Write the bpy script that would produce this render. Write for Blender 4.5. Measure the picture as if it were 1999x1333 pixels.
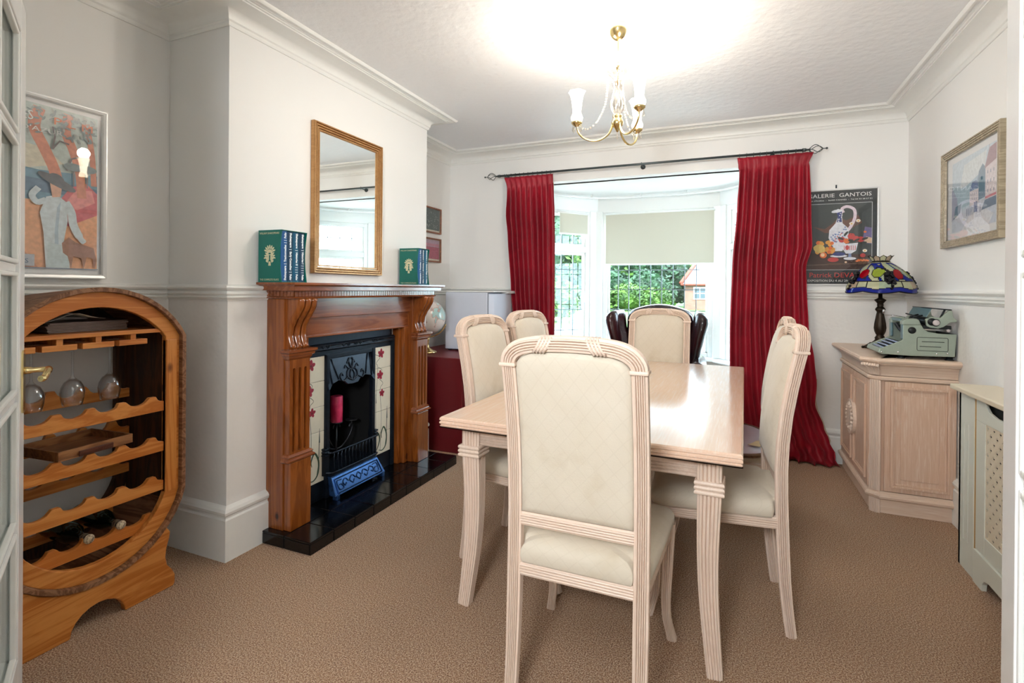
import bpy, math, random
from mathutils import Vector, Matrix
random.seed(7)
PI=math.pi
for o in list(bpy.data.objects): bpy.data.objects.remove(o)
SC=bpy.context.scene; COL=SC.collection
# ------------------------------------------------------------------ camera
CAM_F=1006.84; CAM_H=1.25
cam=bpy.data.cameras.new('camera'); camo=bpy.data.objects.new('camera',cam); COL.objects.link(camo)
cam.sensor_fit='HORIZONTAL'; cam.sensor_width=36; cam.lens=CAM_F/1999*36
cam.shift_y=-(666.5-566.857)/1999; cam.clip_start=.02; cam.clip_end=300
_R=Vector((0.9207602881327391,0.39004983132347115,0.007849896957726008))
_U=Vector((-0.008160351100825492,-0.0008611859741958759,0.9999663329475793))
_F=Vector((-0.3900434597165122,0.9207933467631321,-0.0023899977246808167))
m=Matrix((( _R.x,_U.x,-_F.x,0),(_R.y,_U.y,-_F.y,0),(_R.z,_U.z,-_F.z,CAM_H),(0,0,0,1)))
camo.matrix_world=m
SC.camera=camo
# ------------------------------------------------------------------ render view
SC.view_settings.view_transform='Standard'; SC.view_settings.look='None'
SC.view_settings.exposure=0.95; SC.view_settings.gamma=1; SC.view_settings.use_curve_mapping=False
# ------------------------------------------------------------------ world, sun, large lights
W=bpy.data.worlds.new('sky'); SC.world=W; W.use_nodes=True
wn=W.node_tree.nodes; wl=W.node_tree.links
bg=wn['Background']; bg.inputs['Color'].default_value=(.68,.85,1,1); bg.inputs['Strength'].default_value=9.5
def add_light(name,kind,loc,rot,energy,color=(1,1,1),size=None,size_y=None,**k):
    l=bpy.data.lights.new(name,kind); l.energy=energy; l.color=color
    if kind=='AREA':
        l.size=size
        if size_y: l.shape='RECTANGLE'; l.size_y=size_y
    elif kind=='SUN': l.angle=size
    else: l.shadow_soft_size=size
    for a,b in k.items(): setattr(l,a,b)
    o=bpy.data.objects.new(name,l); COL.objects.link(o); o.location=loc; o.rotation_euler=rot; return o
sun=add_light('sun','SUN',(0,-10,20),(math.radians(42),0,math.radians(-18)),4.5,(1,.96,.88),math.radians(3))
# portals in the bay let the sky through efficiently
def portal(loc,rz,w,h):
    o=add_light('window_portal','AREA',loc,(PI/2,0,rz),1,size=w,size_y=h); o.data.cycles.is_portal=True; return o
portal((-.69,5.42,1.33),PI,1.25,1.5)
portal((-1.60,5.06,1.33),PI+PI*.29,.9,1.5)

# ------------------------------------------------------------------ materials
MATS={}
def lin(c): return tuple(pow(x/255.,2.2) for x in c)+(1,)
class NT:
    def __init__(s,name):
        s.m=bpy.data.materials.new(name); s.m.use_nodes=True; s.t=s.m.node_tree; s.b=s.t.nodes['Principled BSDF']; MATS[name]=s.m
    def n(s,kind,**k):
        x=s.t.nodes.new(kind)
        for a,b in k.items(): setattr(x,a,b)
        return x
    def l(s,a,b): s.t.links.new(a,b)
    def coord(s,scale=(1,1,1),rot=(0,0,0),kind='Object'):
        c=s.n('ShaderNodeTexCoord'); mp=s.n('ShaderNodeMapping'); mp.inputs['Scale'].default_value=scale; mp.inputs['Rotation'].default_value=rot
        s.l(c.outputs[kind],mp.inputs['Vector']); return mp.outputs['Vector']
    def noise(s,vec,scale,detail=4,rough=.55,dist=0):
        x=s.n('ShaderNodeTexNoise'); x.inputs['Scale'].default_value=scale; x.inputs['Detail'].default_value=detail; x.inputs['Roughness'].default_value=rough; x.inputs['Distortion'].default_value=dist
        s.l(vec,x.inputs['Vector']); return x.outputs['Fac']
    def ramp(s,fac,stops):
        x=s.n('ShaderNodeValToRGB'); e=x.color_ramp.elements
        while len(e)<len(stops): e.new(.5)
        for i,(p,c) in enumerate(stops): e[i].position=p; e[i].color=c
        s.l(fac,x.inputs['Fac']); return x.outputs['Color']
    def mix(s,fac,a,b,mode='MIX'):
        x=s.n('ShaderNodeMix',data_type='RGBA',blend_type=mode)
        for v,i in ((fac,0),(a,6),(b,7)):
            if hasattr(v,'is_output'): s.l(v,x.inputs[i])
            else: x.inputs[i].default_value=v
        return x.outputs[2]
    def math(s,op,a,b=0.0,c=None):
        x=s.n('ShaderNodeMath',operation=op)
        for v,i in ((a,0),(b,1),(c,2)):
            if v is None: continue
            if hasattr(v,'is_output'): s.l(v,x.inputs[i])
            else: x.inputs[i].default_value=v
        return x.outputs[0]
    def bump(s,h,strength=.3,dist=.002):
        x=s.n('ShaderNodeBump'); x.inputs['Strength'].default_value=strength; x.inputs['Distance'].default_value=dist
        s.l(h,x.inputs['Height']); s.l(x.outputs['Normal'],s.b.inputs['Normal']); return x
    def col(s,c):
        if hasattr(c,'is_output'): s.l(c,s.b.inputs['Base Color'])
        else: s.b.inputs['Base Color'].default_value=c
    def set(s,**k):
        for a,b in k.items(): s.b.inputs[a.replace('_',' ')].default_value=b
def plain(name,c,rough=.5,metal=0,noise=.06,scale=30,bump=0,**k):
    t=NT(name); c=lin(c); v=t.coord()
    f=t.noise(v,scale)
    lo=tuple(x*(1-noise) for x in c[:3])+(1,); hi=tuple(min(1,x*(1+noise)) for x in c[:3])+(1,)
    t.col(t.ramp(f,[(.3,lo),(.7,hi)])); t.set(Roughness=rough,Metallic=metal)
    if bump: t.bump(f,bump,.002)
    for a,b in k.items(): t.b.inputs[a.replace('_',' ')].default_value=b
    return t.m
def wood(name,c1,c2,axis='Z',scale=6,rough=.4,knots=None,coat=0,streak=.5,dark=None):
    t=NT(name); s=[1,1,1]; i='XYZ'.index(axis); s[i]=.09
    v=t.coord(tuple(x*scale for x in s))
    a=t.noise(v,2.2,5,.6,1.2); 
    s2=[x*scale*9 for x in s]; v2=t.coord(tuple(s2)); b=t.noise(v2,3,3,.7)
    f=t.math('ADD',t.math('MULTIPLY',a,1-streak*.5),t.math('MULTIPLY',b,streak*.5))
    w=t.math('SINE',t.math('MULTIPLY',a,38)); w=t.math('MULTIPLY_ADD',w,.5,.5)
    f=t.math('ADD',t.math('MULTIPLY',f,.62),t.math('MULTIPLY',w,.38*streak+.1))
    c=t.ramp(f,[(.30,lin(c1)),(.75,lin(c2))])
    if knots:
        vk=t.coord(tuple((2.6 if k!=i else 1.5) for k in range(3)))
        vo=t.n('ShaderNodeTexVoronoi'); vo.inputs['Scale'].default_value=1.9; t.l(vk,vo.inputs['Vector'])
        k=t.ramp(vo.outputs['Distance'],[(.055,(1,1,1,1)),(.095,(0,0,0,1))])
        kk=t.n('ShaderNodeSeparateColor'); t.l(k,kk.inputs[0])
        c=t.mix(kk.outputs[0],c,lin(knots))
    t.col(c); t.set(Roughness=rough)
    if coat: t.b.inputs['Coat Weight'].default_value=coat; t.b.inputs['Coat Roughness'].default_value=.12
    t.bump(f,.12,.001); return t.m
# ------------------------------------------------------------------ mesh helper
class MB:
    def __init__(s): s.v=[]; s.f=[]; s.mi=[]; s.cur=0; s.sm=[]; s.smooth=False
    def add(s,vs,fs,mi=None,smooth=None):
        o=len(s.v); s.v+= [tuple(v) for v in vs]; 
        for f in fs: s.f.append([i+o for i in f]); s.mi.append(s.cur if mi is None else mi); s.sm.append(s.smooth if smooth is None else smooth)
        return s
    def box(s,x0,x1,y0,y1,z0,z1,**k):
        v=[(x,y,z) for x in(x0,x1) for y in(y0,y1) for z in(z0,z1)]
        return s.add(v,[(0,1,3,2),(4,6,7,5),(0,4,5,1),(2,3,7,6),(0,2,6,4),(1,5,7,3)],**k)
    def prism(s,pts,lo,hi,ax='z',**k):
        """extrude a 2D polygon; ax z: pts (x,y); ax y: pts (x,z); ax x: pts (y,z)"""
        n=len(pts)
        def mk(p,h): return (p[0],p[1],h) if ax=='z' else ((p[0],h,p[1]) if ax=='y' else (h,p[0],p[1]))
        v=[mk(p,lo) for p in pts]+[mk(p,hi) for p in pts]
        f=[list(range(n))[::-1],list(range(n,2*n))]+[(i,(i+1)%n,n+(i+1)%n,n+i) for i in range(n)]
        return s.add(v,f,**k)
    def lathe(s,prof,c=(0,0,0),seg=24,ax='z',smooth=True,mod=None,cap=True):
        vs=[];fs=[];n=len(prof)
        for i,(r,h) in enumerate(prof):
            for j in range(seg):
                a=2*PI*j/seg; rr=r*(mod(a,h) if mod else 1)
                p=(rr*math.cos(a),rr*math.sin(a),h)
                if ax=='x': p=(p[2],p[0],p[1])
                if ax=='y': p=(p[0],p[2],p[1])
                vs.append((c[0]+p[0],c[1]+p[1],c[2]+p[2]))
        for i in range(n-1):
            for j in range(seg): fs.append((i*seg+j,i*seg+(j+1)%seg,(i+1)*seg+(j+1)%seg,(i+1)*seg+j))
        if cap:
            if prof[0][0]>1e-6: fs.append(list(range(seg))[::-1])
            if prof[-1][0]>1e-6: fs.append([(n-1)*seg+j for j in range(seg)])
        return s.add(vs,fs,smooth=smooth)
    def ball(s,c,r,seg=12,rings=8,sc=(1,1,1)):
        prof=[(math.sin(PI*i/rings)*r,-math.cos(PI*i/rings)*r) for i in range(rings+1)]
        o=len(s.v); s.lathe(prof,(0,0,0),seg,cap=False)
        for i in range(o,len(s.v)): v=s.v[i]; s.v[i]=(c[0]+v[0]*sc[0],c[1]+v[1]*sc[1],c[2]+v[2]*sc[2])
        return s
    def sweep(s,prof,path,ref=(0,1,0),scales=None,closed=False,caps=True,smooth=False,closedprof=True,refs=None):
        P=[Vector(p) for p in path]; n=len(P); m=len(prof); vs=[];fs=[]
        for i,p in enumerate(P):
            if closed: t=(P[(i+1)%n]-P[i-1])
            else: t=P[min(i+1,n-1)]-P[max(i-1,0)]
            t.normalize(); r=Vector(refs[i] if refs else ref); x=(r-r.dot(t)*t)
            x.normalize(); y=t.cross(x)
            k=scales[i] if scales else 1
            kx,ky=(k if isinstance(k,tuple) else (k,k))
            for (a,b) in prof: vs.append(tuple(p+x*a*kx+y*b*ky))
        for i in range(n if closed else n-1):
            for j in range(m if closedprof else m-1):
                a=i*m+j;b=i*m+(j+1)%m;c=((i+1)%n)*m+(j+1)%m;d=((i+1)%n)*m+j
                fs.append((a,b,c,d))
        if caps and not closed and closedprof: fs+= [list(range(m))[::-1],[(n-1)*m+j for j in range(m)]]
        return s.add(vs,fs,smooth=smooth)
    def tube(s,path,r,seg=8,ref=None,closed=False,smooth=True):
        prof=[(math.cos(2*PI*j/seg),math.sin(2*PI*j/seg)) for j in range(seg)]
        sc=r if isinstance(r,(list,tuple)) else [r]*len(path)
        d=Vector(path[-1])-Vector(path[0])
        if ref is None:
            # reference normal to the mean plane
            a=Vector((0,0,0)); c=sum((Vector(p) for p in path),Vector())/len(path)
            for i in range(len(path)-1): a+= (Vector(path[i])-c).cross(Vector(path[i+1])-c)
            if a.length<1e-7:
                a=Vector((1,0,0)) if abs(d.x)<.7*d.length else Vector((0,1,0))
            ref=a.normalized()
        return s.sweep(prof,path,ref=ref,scales=list(sc),closed=closed,smooth=smooth)
    def molding(s,path,prof,closed=False,side=1,zoff=0):
        """mitred moulding round a plan path (x,y); prof = (inset to the left side, z)"""
        n=len(path); P=[Vector(p) for p in path]; vs=[];fs=[];m=len(prof)
        for i in range(n):
            if closed: a=(P[i]-P[i-1]).normalized(); b=(P[(i+1)%n]-P[i]).normalized()
            else:
                a=(P[i]-P[i-1]).normalized() if i else (P[1]-P[0]).normalized()
                b=(P[i+1]-P[i]).normalized() if i<n-1 else a
            na=Vector((-a.y,a.x))*side; nb=Vector((-b.y,b.x))*side
            mm=na+nb; mm/= max(.2,mm.dot(na)) 
            for (q,z) in prof: vs.append((P[i].x+mm.x*q,P[i].y+mm.y*q,z+zoff))
        for i in range(n if closed else n-1):
            for j in range(m-1): fs.append((i*m+j,i*m+j+1,((i+1)%n)*m+j+1,((i+1)%n)*m+j))
        if not closed: fs+=[list(range(m)),[(n-1)*m+j for j in range(m)][::-1]]
        return s.add(vs,fs)
    def build(s,name,mat,parent=None,loc=(0,0,0),rot=None,bevel=0,seg=2,label=None,smooth=None,fix=True,angle=35):
        me=bpy.data.meshes.new(name); me.from_pydata(s.v,[],s.f); 
        for x in (mat if isinstance(mat,(list,tuple)) else [mat]): me.materials.append(x if not isinstance(x,str) else MATS[x])
        me.polygons.foreach_set('material_index',s.mi)
        sm=[bool(x) for x in s.sm] if smooth is None else [smooth]*len(s.f)
        me.polygons.foreach_set('use_smooth',sm)
        if fix:
            import bmesh
            bm=bmesh.new(); bm.from_mesh(me); bmesh.ops.recalc_face_normals(bm,faces=bm.faces); bm.to_mesh(me); bm.free()
        me.update()
        o=bpy.data.objects.new(name,me); COL.objects.link(o); o.location=loc
        if rot is not None: o.rotation_euler=rot
        if parent: o.parent=parent
        if bevel:
            b=o.modifiers.new('bevel','BEVEL'); b.width=bevel; b.segments=seg; b.limit_method='ANGLE'; b.angle_limit=math.radians(angle); b.harden_normals=False
        if label: o['label']=label
        return o
def tag(o,label,cat,group=None):
    o['label']=label; o['category']=cat
    if group: o['group']=group
    return o
def thing(name,label,cat,loc=(0,0,0),rz=0,group=None):
    o=bpy.data.objects.new(name,None); COL.objects.link(o); o.location=loc; o.rotation_euler=(0,0,rz); o.empty_display_size=.1
    return tag(o,label,cat,group)
def struct(o): o['kind']='structure'; return o
def copy_tree(o,parent=None,loc=None,rz=None,label=None):
    c=o.copy(); COL.objects.link(c)
    if parent: c.parent=parent
    if loc is not None: c.location=loc
    if rz is not None: c.rotation_euler=(0,0,rz)
    if label: c['label']=label
    for ch in list(o.children): copy_tree(ch,c)
    return c
def mat4(origin,u,v):
    u=Vector(u).normalized(); v=Vector(v).normalized(); n=u.cross(v)
    return Matrix(((u.x,v.x,n.x,origin[0]),(u.y,v.y,n.y,origin[1]),(u.z,v.z,n.z,origin[2]),(0,0,0,1)))
def text_obj(txt,size,mat,name,parent,M,align='LEFT',depth=.0004,width=None,shear=0,label=None,extra=0.0):
    cu=bpy.data.curves.new(name,'FONT'); cu.body=txt; cu.size=size; cu.align_x=align; cu.extrude=depth/2; cu.resolution_u=2; cu.shear=shear; cu.offset=extra
    t=bpy.data.objects.new('t',cu); COL.objects.link(t); bpy.context.view_layer.update()
    dg=bpy.context.evaluated_depsgraph_get(); me=bpy.data.meshes.new_from_object(t.evaluated_get(dg)); me.name=name
    bpy.data.objects.remove(t); me.materials.clear(); me.materials.append(MATS[mat])
    if width:
        xs=[v.co.x for v in me.vertices]; k=width/(max(xs)-min(xs)); 
        for v in me.vertices: v.co.x*=k
    me.transform(M)
    o=bpy.data.objects.new(name,me); COL.objects.link(o); o.parent=parent
    if label:o['label']=label
    return o
class Art:
    """flat picture made of coloured shapes in the plane of M (u right, v up)"""
    def __init__(s,M): s.M=M; s.mb=MB(); s.mats=[]; s.layer=0
    def c(s,name,rgb,rough=.6):
        if name not in MATS: plain(name,rgb,rough,noise=.12,scale=60)
        if name not in s.mats: s.mats.append(name)
        return s.mats.index(name)
    def poly(s,name,pts,rgb=None):
        i=s.c(name,rgb); s.layer+=1; z=.00004*s.layer
        s.mb.add([tuple(s.M@Vector((p[0],p[1],z))) for p in pts],[list(range(len(pts)))],mi=i)
    def rect(s,name,x0,x1,y0,y1,rgb=None): s.poly(name,[(x0,y0),(x1,y0),(x1,y1),(x0,y1)],rgb)
    def ell(s,name,cx,cy,rx,ry,rgb=None,rot=0,n=18,a0=0,a1=2*PI):
        ca,sa=math.cos(rot),math.sin(rot); P=[]
        for i in range(n):
            a=a0+(a1-a0)*i/(n if a1-a0>6.2 else n-1); x,y=rx*math.cos(a),ry*math.sin(a); P.append((cx+x*ca-y*sa,cy+x*sa+y*ca))
        s.poly(name,P,rgb)
    def line(s,name,pts,w,rgb=None):
        L=[];Rr=[]
        pts=[Vector(p) for p in pts]
        for i,p in enumerate(pts):
            t=(pts[min(i+1,len(pts)-1)]-pts[max(i-1,0)]).normalized(); n=Vector((-t.y,t.x))
            k=w[i] if isinstance(w,(list,tuple)) else w
            L.append(p+n*k/2); Rr.append(p-n*k/2)
        i=s.c(name,rgb); s.layer+=1; z=.00004*s.layer; n=len(pts)
        s.mb.add([tuple(s.M@Vector((p[0],p[1],z))) for p in L+Rr],[(k,k+1,n+k+1,n+k) for k in range(n-1)],mi=i)
    def build(s,name,parent=None): 
        return s.mb.build(name,s.mats,parent,fix=False)
def curve2(pts,n=8):
    """Catmull-Rom through points of any dimension"""
    P=[Vector(p) for p in pts]; P=[P[0]*2-P[1]]+P+[P[-1]*2-P[-2]]; out=[]
    for i in range(1,len(P)-2):
        for k in range(n):
            t=k/n; a,b,c,d=P[i-1],P[i],P[i+1],P[i+2]
            out.append(.5*((2*b)+(c-a)*t+(2*a-5*b+4*c-d)*t*t+(3*b-a-3*c+d)*t**3))
    out.append(P[-2]); return [tuple(x) for x in out]
# ------------------------------------------------------------------ shared materials
def m_wall():
    t=NT('wall_paint'); v=t.coord(); f=t.noise(v,90,3); t.col(lin((240,240,238))); t.set(Roughness=.6); t.bump(f,.12,.001)
m_wall()
def m_wall2():
    t=NT('textured_wall_paint'); v=t.coord(); vo=t.n('ShaderNodeTexVoronoi'); vo.feature='SMOOTH_F1'; vo.inputs['Scale'].default_value=45; t.l(v,vo.inputs['Vector'])
    t.col(lin((238,237,234))); t.set(Roughness=.6); t.bump(vo.outputs['Distance'],.5,.003)
m_wall2()
plain('white_gloss',(240,241,240),.25,noise=.01)
plain('white_satin',(238,239,236),.4,noise=.01)
def m_ceil():
    t=NT('embossed_ceiling'); v=t.coord(); vo=t.n('ShaderNodeTexVoronoi'); vo.feature='SMOOTH_F1'; vo.inputs['Scale'].default_value=26; t.l(v,vo.inputs['Vector'])
    f=t.math('ADD',vo.outputs['Distance'],t.math('MULTIPLY',t.noise(v,60,3),.6)); t.col(lin((243,245,247))); t.set(Roughness=.6); t.bump(f,.7,.004)
m_ceil()
def m_carpet():
    t=NT('brown_carpet'); v=t.coord(); f=t.noise(v,210,3,.8); g=t.noise(v,2.5,3,.5)
    c=t.ramp(f,[(.39,lin((112,62,28))),(.5,lin((210,152,106))),(.59,lin((255,234,200)))])
    c=t.mix(t.math('MULTIPLY',g,.25),c,lin((160,120,90))); t.col(c); t.set(Roughness=1.0); t.b.inputs['Specular IOR Level'].default_value=.15
    t.b.inputs['Sheen Weight'].default_value=.25; t.b.inputs['Sheen Roughness'].default_value=.4
    t.bump(f,1.0,.012)
m_carpet()
def m_glass(name,tint=(1,1,1),ior=1.45,gl=1.0):
    t=NT(name); tr=t.n('ShaderNodeBsdfTransparent'); tr.inputs['Color'].default_value=tint+(1,); g=t.n('ShaderNodeBsdfGlossy'); g.inputs['Roughness'].default_value=.01
    fr=t.n('ShaderNodeLayerWeight'); fr.inputs['Blend'].default_value=.5; q=t.math('MULTIPLY_ADD',t.math('POWER',fr.outputs['Facing'],5.0),.9,.035*gl); mx=t.n('ShaderNodeMixShader'); t.l(q,mx.inputs[0]); t.l(tr.outputs[0],mx.inputs[1]); t.l(g.outputs[0],mx.inputs[2])
    t.l(mx.outputs[0],t.t.nodes['Material Output'].inputs['Surface'])
m_glass('window_glass',(.96,.99,.98)); m_glass('picture_glass',(1,1,1),1.5)
plain('lead',(110,120,125),.5,.3); plain('brass',(228,206,150),.2,1.0,noise=.03); plain('chrome',(225,225,228),.12,1.0,noise=.02)
plain('black_iron',(34,42,52),.34,.6,noise=.2,bump=.2); plain('dark_metal',(60,62,66),.3,.8)  # blue cast of black_iron holds window reflection in its base colour
# ------------------------------------------------------------------ the room
XL,XC,Y0,Y1,YB,XR,ZC,ZB=-2.526,-2.117,1.665,3.33,4.396,1.137,2.544,2.214
YF=.40   # room face of the wall with the double doors
HX0,HX1,HY=-2.2,1.2,-1.9
b=MB(); b.box(-2.7,1.3,-2.0,6.0,-.12,0); struct(b.build('floor','brown_carpet'))
b=MB(); b.box(-2.7,1.3,YF-.12,YB+.02,ZC,ZC+.15); struct(b.build('ceiling','embossed_ceiling'))
def wallslab(name,boxes,m='wall_paint'):
    b=MB()
    for q in boxes: b.box(*q)
    return struct(b.build(name,m))
wallslab('wall_left',[(XL-.15,XL,YF-.12,YB+.15,0,ZC)])
wallslab('wall_right',[(XR,XR+.15,YF-.12,YB+.15,0,ZC)])
# chimney breast with the fireplace recess
wallslab('wall_chimney',[(XL+.002,XC,Y0,2.24,0,ZC-.001),(XL+.002,XC,2.725,Y1,0,ZC-.001),(XL+.002,XC,2.24,2.725,.80,ZC-.001)])
BX0,BX1=-1.75,.37; C1=(-1.28,5.30); C2=(-.10,5.30); S1=(BX0,4.70); S2=(BX1,4.70)
wallslab('wall_back',[(XL,BX0,YB,YB+.15,0,ZC),(BX1,XR,YB,YB+.15,0,ZC),(BX0,BX1,YB,YB+.15,ZB,ZC)])
DX0,DX1=-1.20,.33
wallslab('wall_front',[(XL,DX0-.03,YF-.12,YF,0,ZC),(DX1+.03,XR,YF-.12,YF,0,ZC),(DX0-.03,DX1+.03,YF-.12,YF,2.09,ZC)])
b=MB()
b.box(DX0-.03,DX0,YF-.13,YF+.01,0,2.06); b.box(DX1,DX1+.03,YF-.13,YF+.01,0,2.06); b.box(DX0-.03,DX1+.03,YF-.13,YF+.01,2.06,2.09)
b.box(DX0-.10,DX0-.01,YF,YF+.015,0,2.15); b.box(DX1+.01,DX1+.10,YF,YF+.015,0,2.15); b.box(DX0-.10,DX1+.10,YF,YF+.015,2.07,2.15)
struct(b.build('trim_5','white_gloss',bevel=.003))
# bay: walls below the sill, posts, header, ceiling
ZS=.605; ZH=2.05
def seg_wall(mb,a,c,z0,z1,t=.16,e0=0,e1=0):
    a=Vector(a);c=Vector(c);d=(c-a).normalized();n=Vector((-d.y,d.x)) # outward = left of a->c
    a=a-d*e0;c=c+d*e1
    p=[a,c,c+n*t,a+n*t]; mb.prism([(q.x,q.y) for q in p],z0,z1)
bay=[(BX0,YB+.14),S1,C1,C2,S2,(BX1,YB+.14)]
b=MB()
for i in range(5):
    seg_wall(b,bay[i],bay[i+1],0,ZS-.03,.16,.05,.05); seg_wall(b,bay[i],bay[i+1],ZH,ZB+.1,.16,.05,.05)
seg_wall(b,bay[0],bay[1],ZS-.04,ZH+.01); seg_wall(b,bay[4],bay[5],ZS-.04,ZH+.01)
struct(b.build('wall_bay','wall_paint'))
b=MB(); b.prism([(BX0-.2,YB+.1),(BX0-.2,4.8),(-1.35,5.5),(0,5.5),(BX1+.2,4.8),(BX1+.2,YB+.1)],ZB,ZB+.1); struct(b.build('ceiling','wall_paint'))
# bay window frames: corner posts, frames, sills, leaded glazing
b=MB()
for c,dx in ((C1,-1),(C2,1)):
    x,y=c; b.prism([(x-.055+.0*dx,y-.03),(x+.055,y-.03),(x+.055,y+.1),(x-.055,y+.1)],ZS,ZH+.01)
    nx,ny=.617*dx,-.787
    ux,uy=(.617*dx,-.787)
    d=Vector((S1[0]-C1[0],S1[1]-C1[1])).normalized() if dx<0 else Vector((S2[0]-C2[0],S2[1]-C2[1])).normalized()
    n=Vector((-d.y,d.x)); n=n if n.dot(Vector((x+.69,y-4.4)))>0 else -n
    p=[Vector(c),Vector(c)+d*.10,Vector(c)+d*.10+n*.1,Vector(c)+n*.1]
    p=[q-n*.012 for q in p]
    b.prism([(q.x,q.y) for q in p],ZS,ZH+.01)
struct(b.build('trim_6','white_gloss',bevel=.006))
def window(name,a,c,z0,z1,nx,zs,opener=None,zf=None):
    """frame between plan points a and c with leads nx columns, rows at zs"""
    a=Vector(a);c=Vector(c);L=(c-a).length;ux=(c-a).normalized()
    M=Matrix(((ux.x,-ux.y,0,a.x),(ux.y,ux.x,0,a.y),(0,0,1,0),(0,0,0,1)))
    fr=MB(); w=.045
    fr.box(0,w,0,.07,z0,z1); fr.box(L-w,L,0,.07,z0,z1); fr.box(w,L-w,0,.07,z0,z0+w); fr.box(w,L-w,0,.07,z1-w,z1)
    if zf: fr.box(w,L-w,0,.07,zf-.03,zf+.03)
    root=fr.build(name,'white_gloss',bevel=.005); root.matrix_world=M; struct(root)
    # inner sash bead
    sb=MB(); q=w+.012
    for (za,zb_) in ([(z0,z1)] if not zf else [(z0,zf-.0),(zf,z1)]):
        sb.box(w,q+.01,.018,.05,za+.03,zb_-.03); sb.box(L-q-.01,L-w,.018,.05,za+.03,zb_-.03); sb.box(w,L-w,.018,.05,za+.03,za+.055); sb.box(w,L-w,.018,.05,zb_-.055,zb_-.03)
    sb.build('window_sash','white_satin',root,bevel=.003)
    g=MB(); g.box(w,L-w,.034,.038,z0+w,z1-w); g.build('window_pane','window_glass',root)
    ld=MB()
    for i in range(1,nx): 
        x=w+(L-2*w)*i/nx; ld.box(x-.004,x+.004,.030,.042,z0+w,z1-w)
    for z in zs: ld.box(w,L-w,.030,.042,z-.004,z+.004)
    ld.build('window_lead','lead',root)
    return root
dl=Vector((S1[0]-C1[0],S1[1]-C1[1])).normalized(); dr=Vector((S2[0]-C2[0],S2[1]-C2[1])).normalized()
rows=[.735,.93,1.05-.0,1.257,1.45,1.655,1.86]; rows=[.841,1.049,1.257,1.455,1.66,1.86]
window('window_1',(C1[0]+.055,C1[1]+.01),(C2[0]-.055,C2[1]+.01),ZS,ZH,9,rows)
window('window_2',(S1[0],S1[1]),(C1[0]+dl.x*.10,C1[1]+dl.y*.10),ZS,ZH,4,rows,zf=1.66)
window('window_3',(C2[0]+dr.x*.10,C2[1]+dr.y*.10),(S2[0],S2[1]),ZS,ZH,4,rows,zf=1.66)
b=MB(); b.molding([(BX0,YB+.15),S1,C1,C2,S2,(BX1,YB+.15)],[(0-.02,ZS-.03),(.10,ZS-.03),(.105,ZS-.02),(.10,ZS-.002),(-.02,ZS-.002)],side=-1)
struct(b.build('trim_7','white_gloss'))
# cornice, dado rail, skirting
cprof=[(0,ZC-.101),(.006,ZC-.101),(.012,ZC-.092),(.012,ZC-.084),(.018,ZC-.078)]
for i in range(7): 
    a=PI/2*i/6; cprof.append((.018+.085*(1-math.cos(a)),ZC-.074+.052*math.sin(a)))
cprof+=[(.110,ZC-.022),(.110,ZC-.016),(.120,ZC-.016),(.123,ZC-.012),(.133,ZC-.012),(.136,ZC-.008),(.146,ZC-.008),(.150,ZC-.014),(.160,ZC-.014),(.168,ZC-.006),(.170,ZC)]
room=[(XL,YF),(XL,Y0),(XC,Y0),(XC,Y1),(XL,Y1),(XL,YB),(XR,YB),(XR,YF)]
b=MB(); b.molding(room,cprof,closed=True,side=-1); b.sm=[True]*len(b.f)
o=b.build('trim_1','white_satin'); struct(o); o.modifiers.new('es','EDGE_SPLIT').split_angle=math.radians(35)
dprof=[(0,1.188),(.008,1.188),(.010,1.194),(.016,1.197),(.020,1.203),(.013,1.209),(.018,1.213),(.022,1.219),(.014,1.226),(.011,1.232),(.026,1.240),(.030,1.247),(.026,1.254),(.012,1.258),(0,1.262)]
b=MB(); b.molding([(XL,YF),(XL,Y0),(XC,Y0),(XC,1.90)],dprof,side=-1); b.molding([(XC,3.11),(XC,Y1),(XL,Y1),(XL,YB),(BX0,YB)],dprof,side=-1); struct(b.build('trim_2','white_satin'))
b=MB(); b.molding([(BX1,YB),(XR,YB),(XR,YF)],dprof,side=-1); struct(b.build('trim_3','white_satin'))
bprof=[(0,0),(.022,0),(.022,.188),(.016,.196),(.016,.204),(.024,.212),(.026,.224),(.020,.236),(.008,.244),(0,.250)]
b=MB(); b.molding([(XL,YF),(XL,Y0),(XC,Y0),(XC,1.888)],bprof,side=-1); b.molding([(XC,3.125),(XC,Y1),(XL,Y1),(XL,YB),(BX0,YB)],bprof,side=-1); struct(b.build('baseboard_left','white_satin'))
b=MB(); b.molding([(BX1,YB),(XR,YB)],bprof,side=-1); struct(b.build('baseboard_back','white_satin'))
b=MB(); b.molding([(XR,YB),(XR,YF)],bprof,side=-1); struct(b.build('baseboard_right','white_satin'))
# textured paper below the dado
b=MB(); e=.002
b.box(XL,XL+e,YF,Y0,.24,1.19); b.box(XL,XC+e,Y0-e,Y0,.24,1.19); b.box(XC,XC+e,Y0,1.89,.24,1.19); b.box(XC,XC+e,3.12,Y1,.24,1.19); b.box(XL,XL+e,Y1,YB,.24,1.19); b.box(XL,BX0,YB-e,YB,.24,1.19); b.box(BX1,XR,YB-e,YB,.24,1.19); b.box(XR-e,XR,YF,YB,.24,1.19)
struct(b.build('trim_4','textured_wall_paint'))
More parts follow.
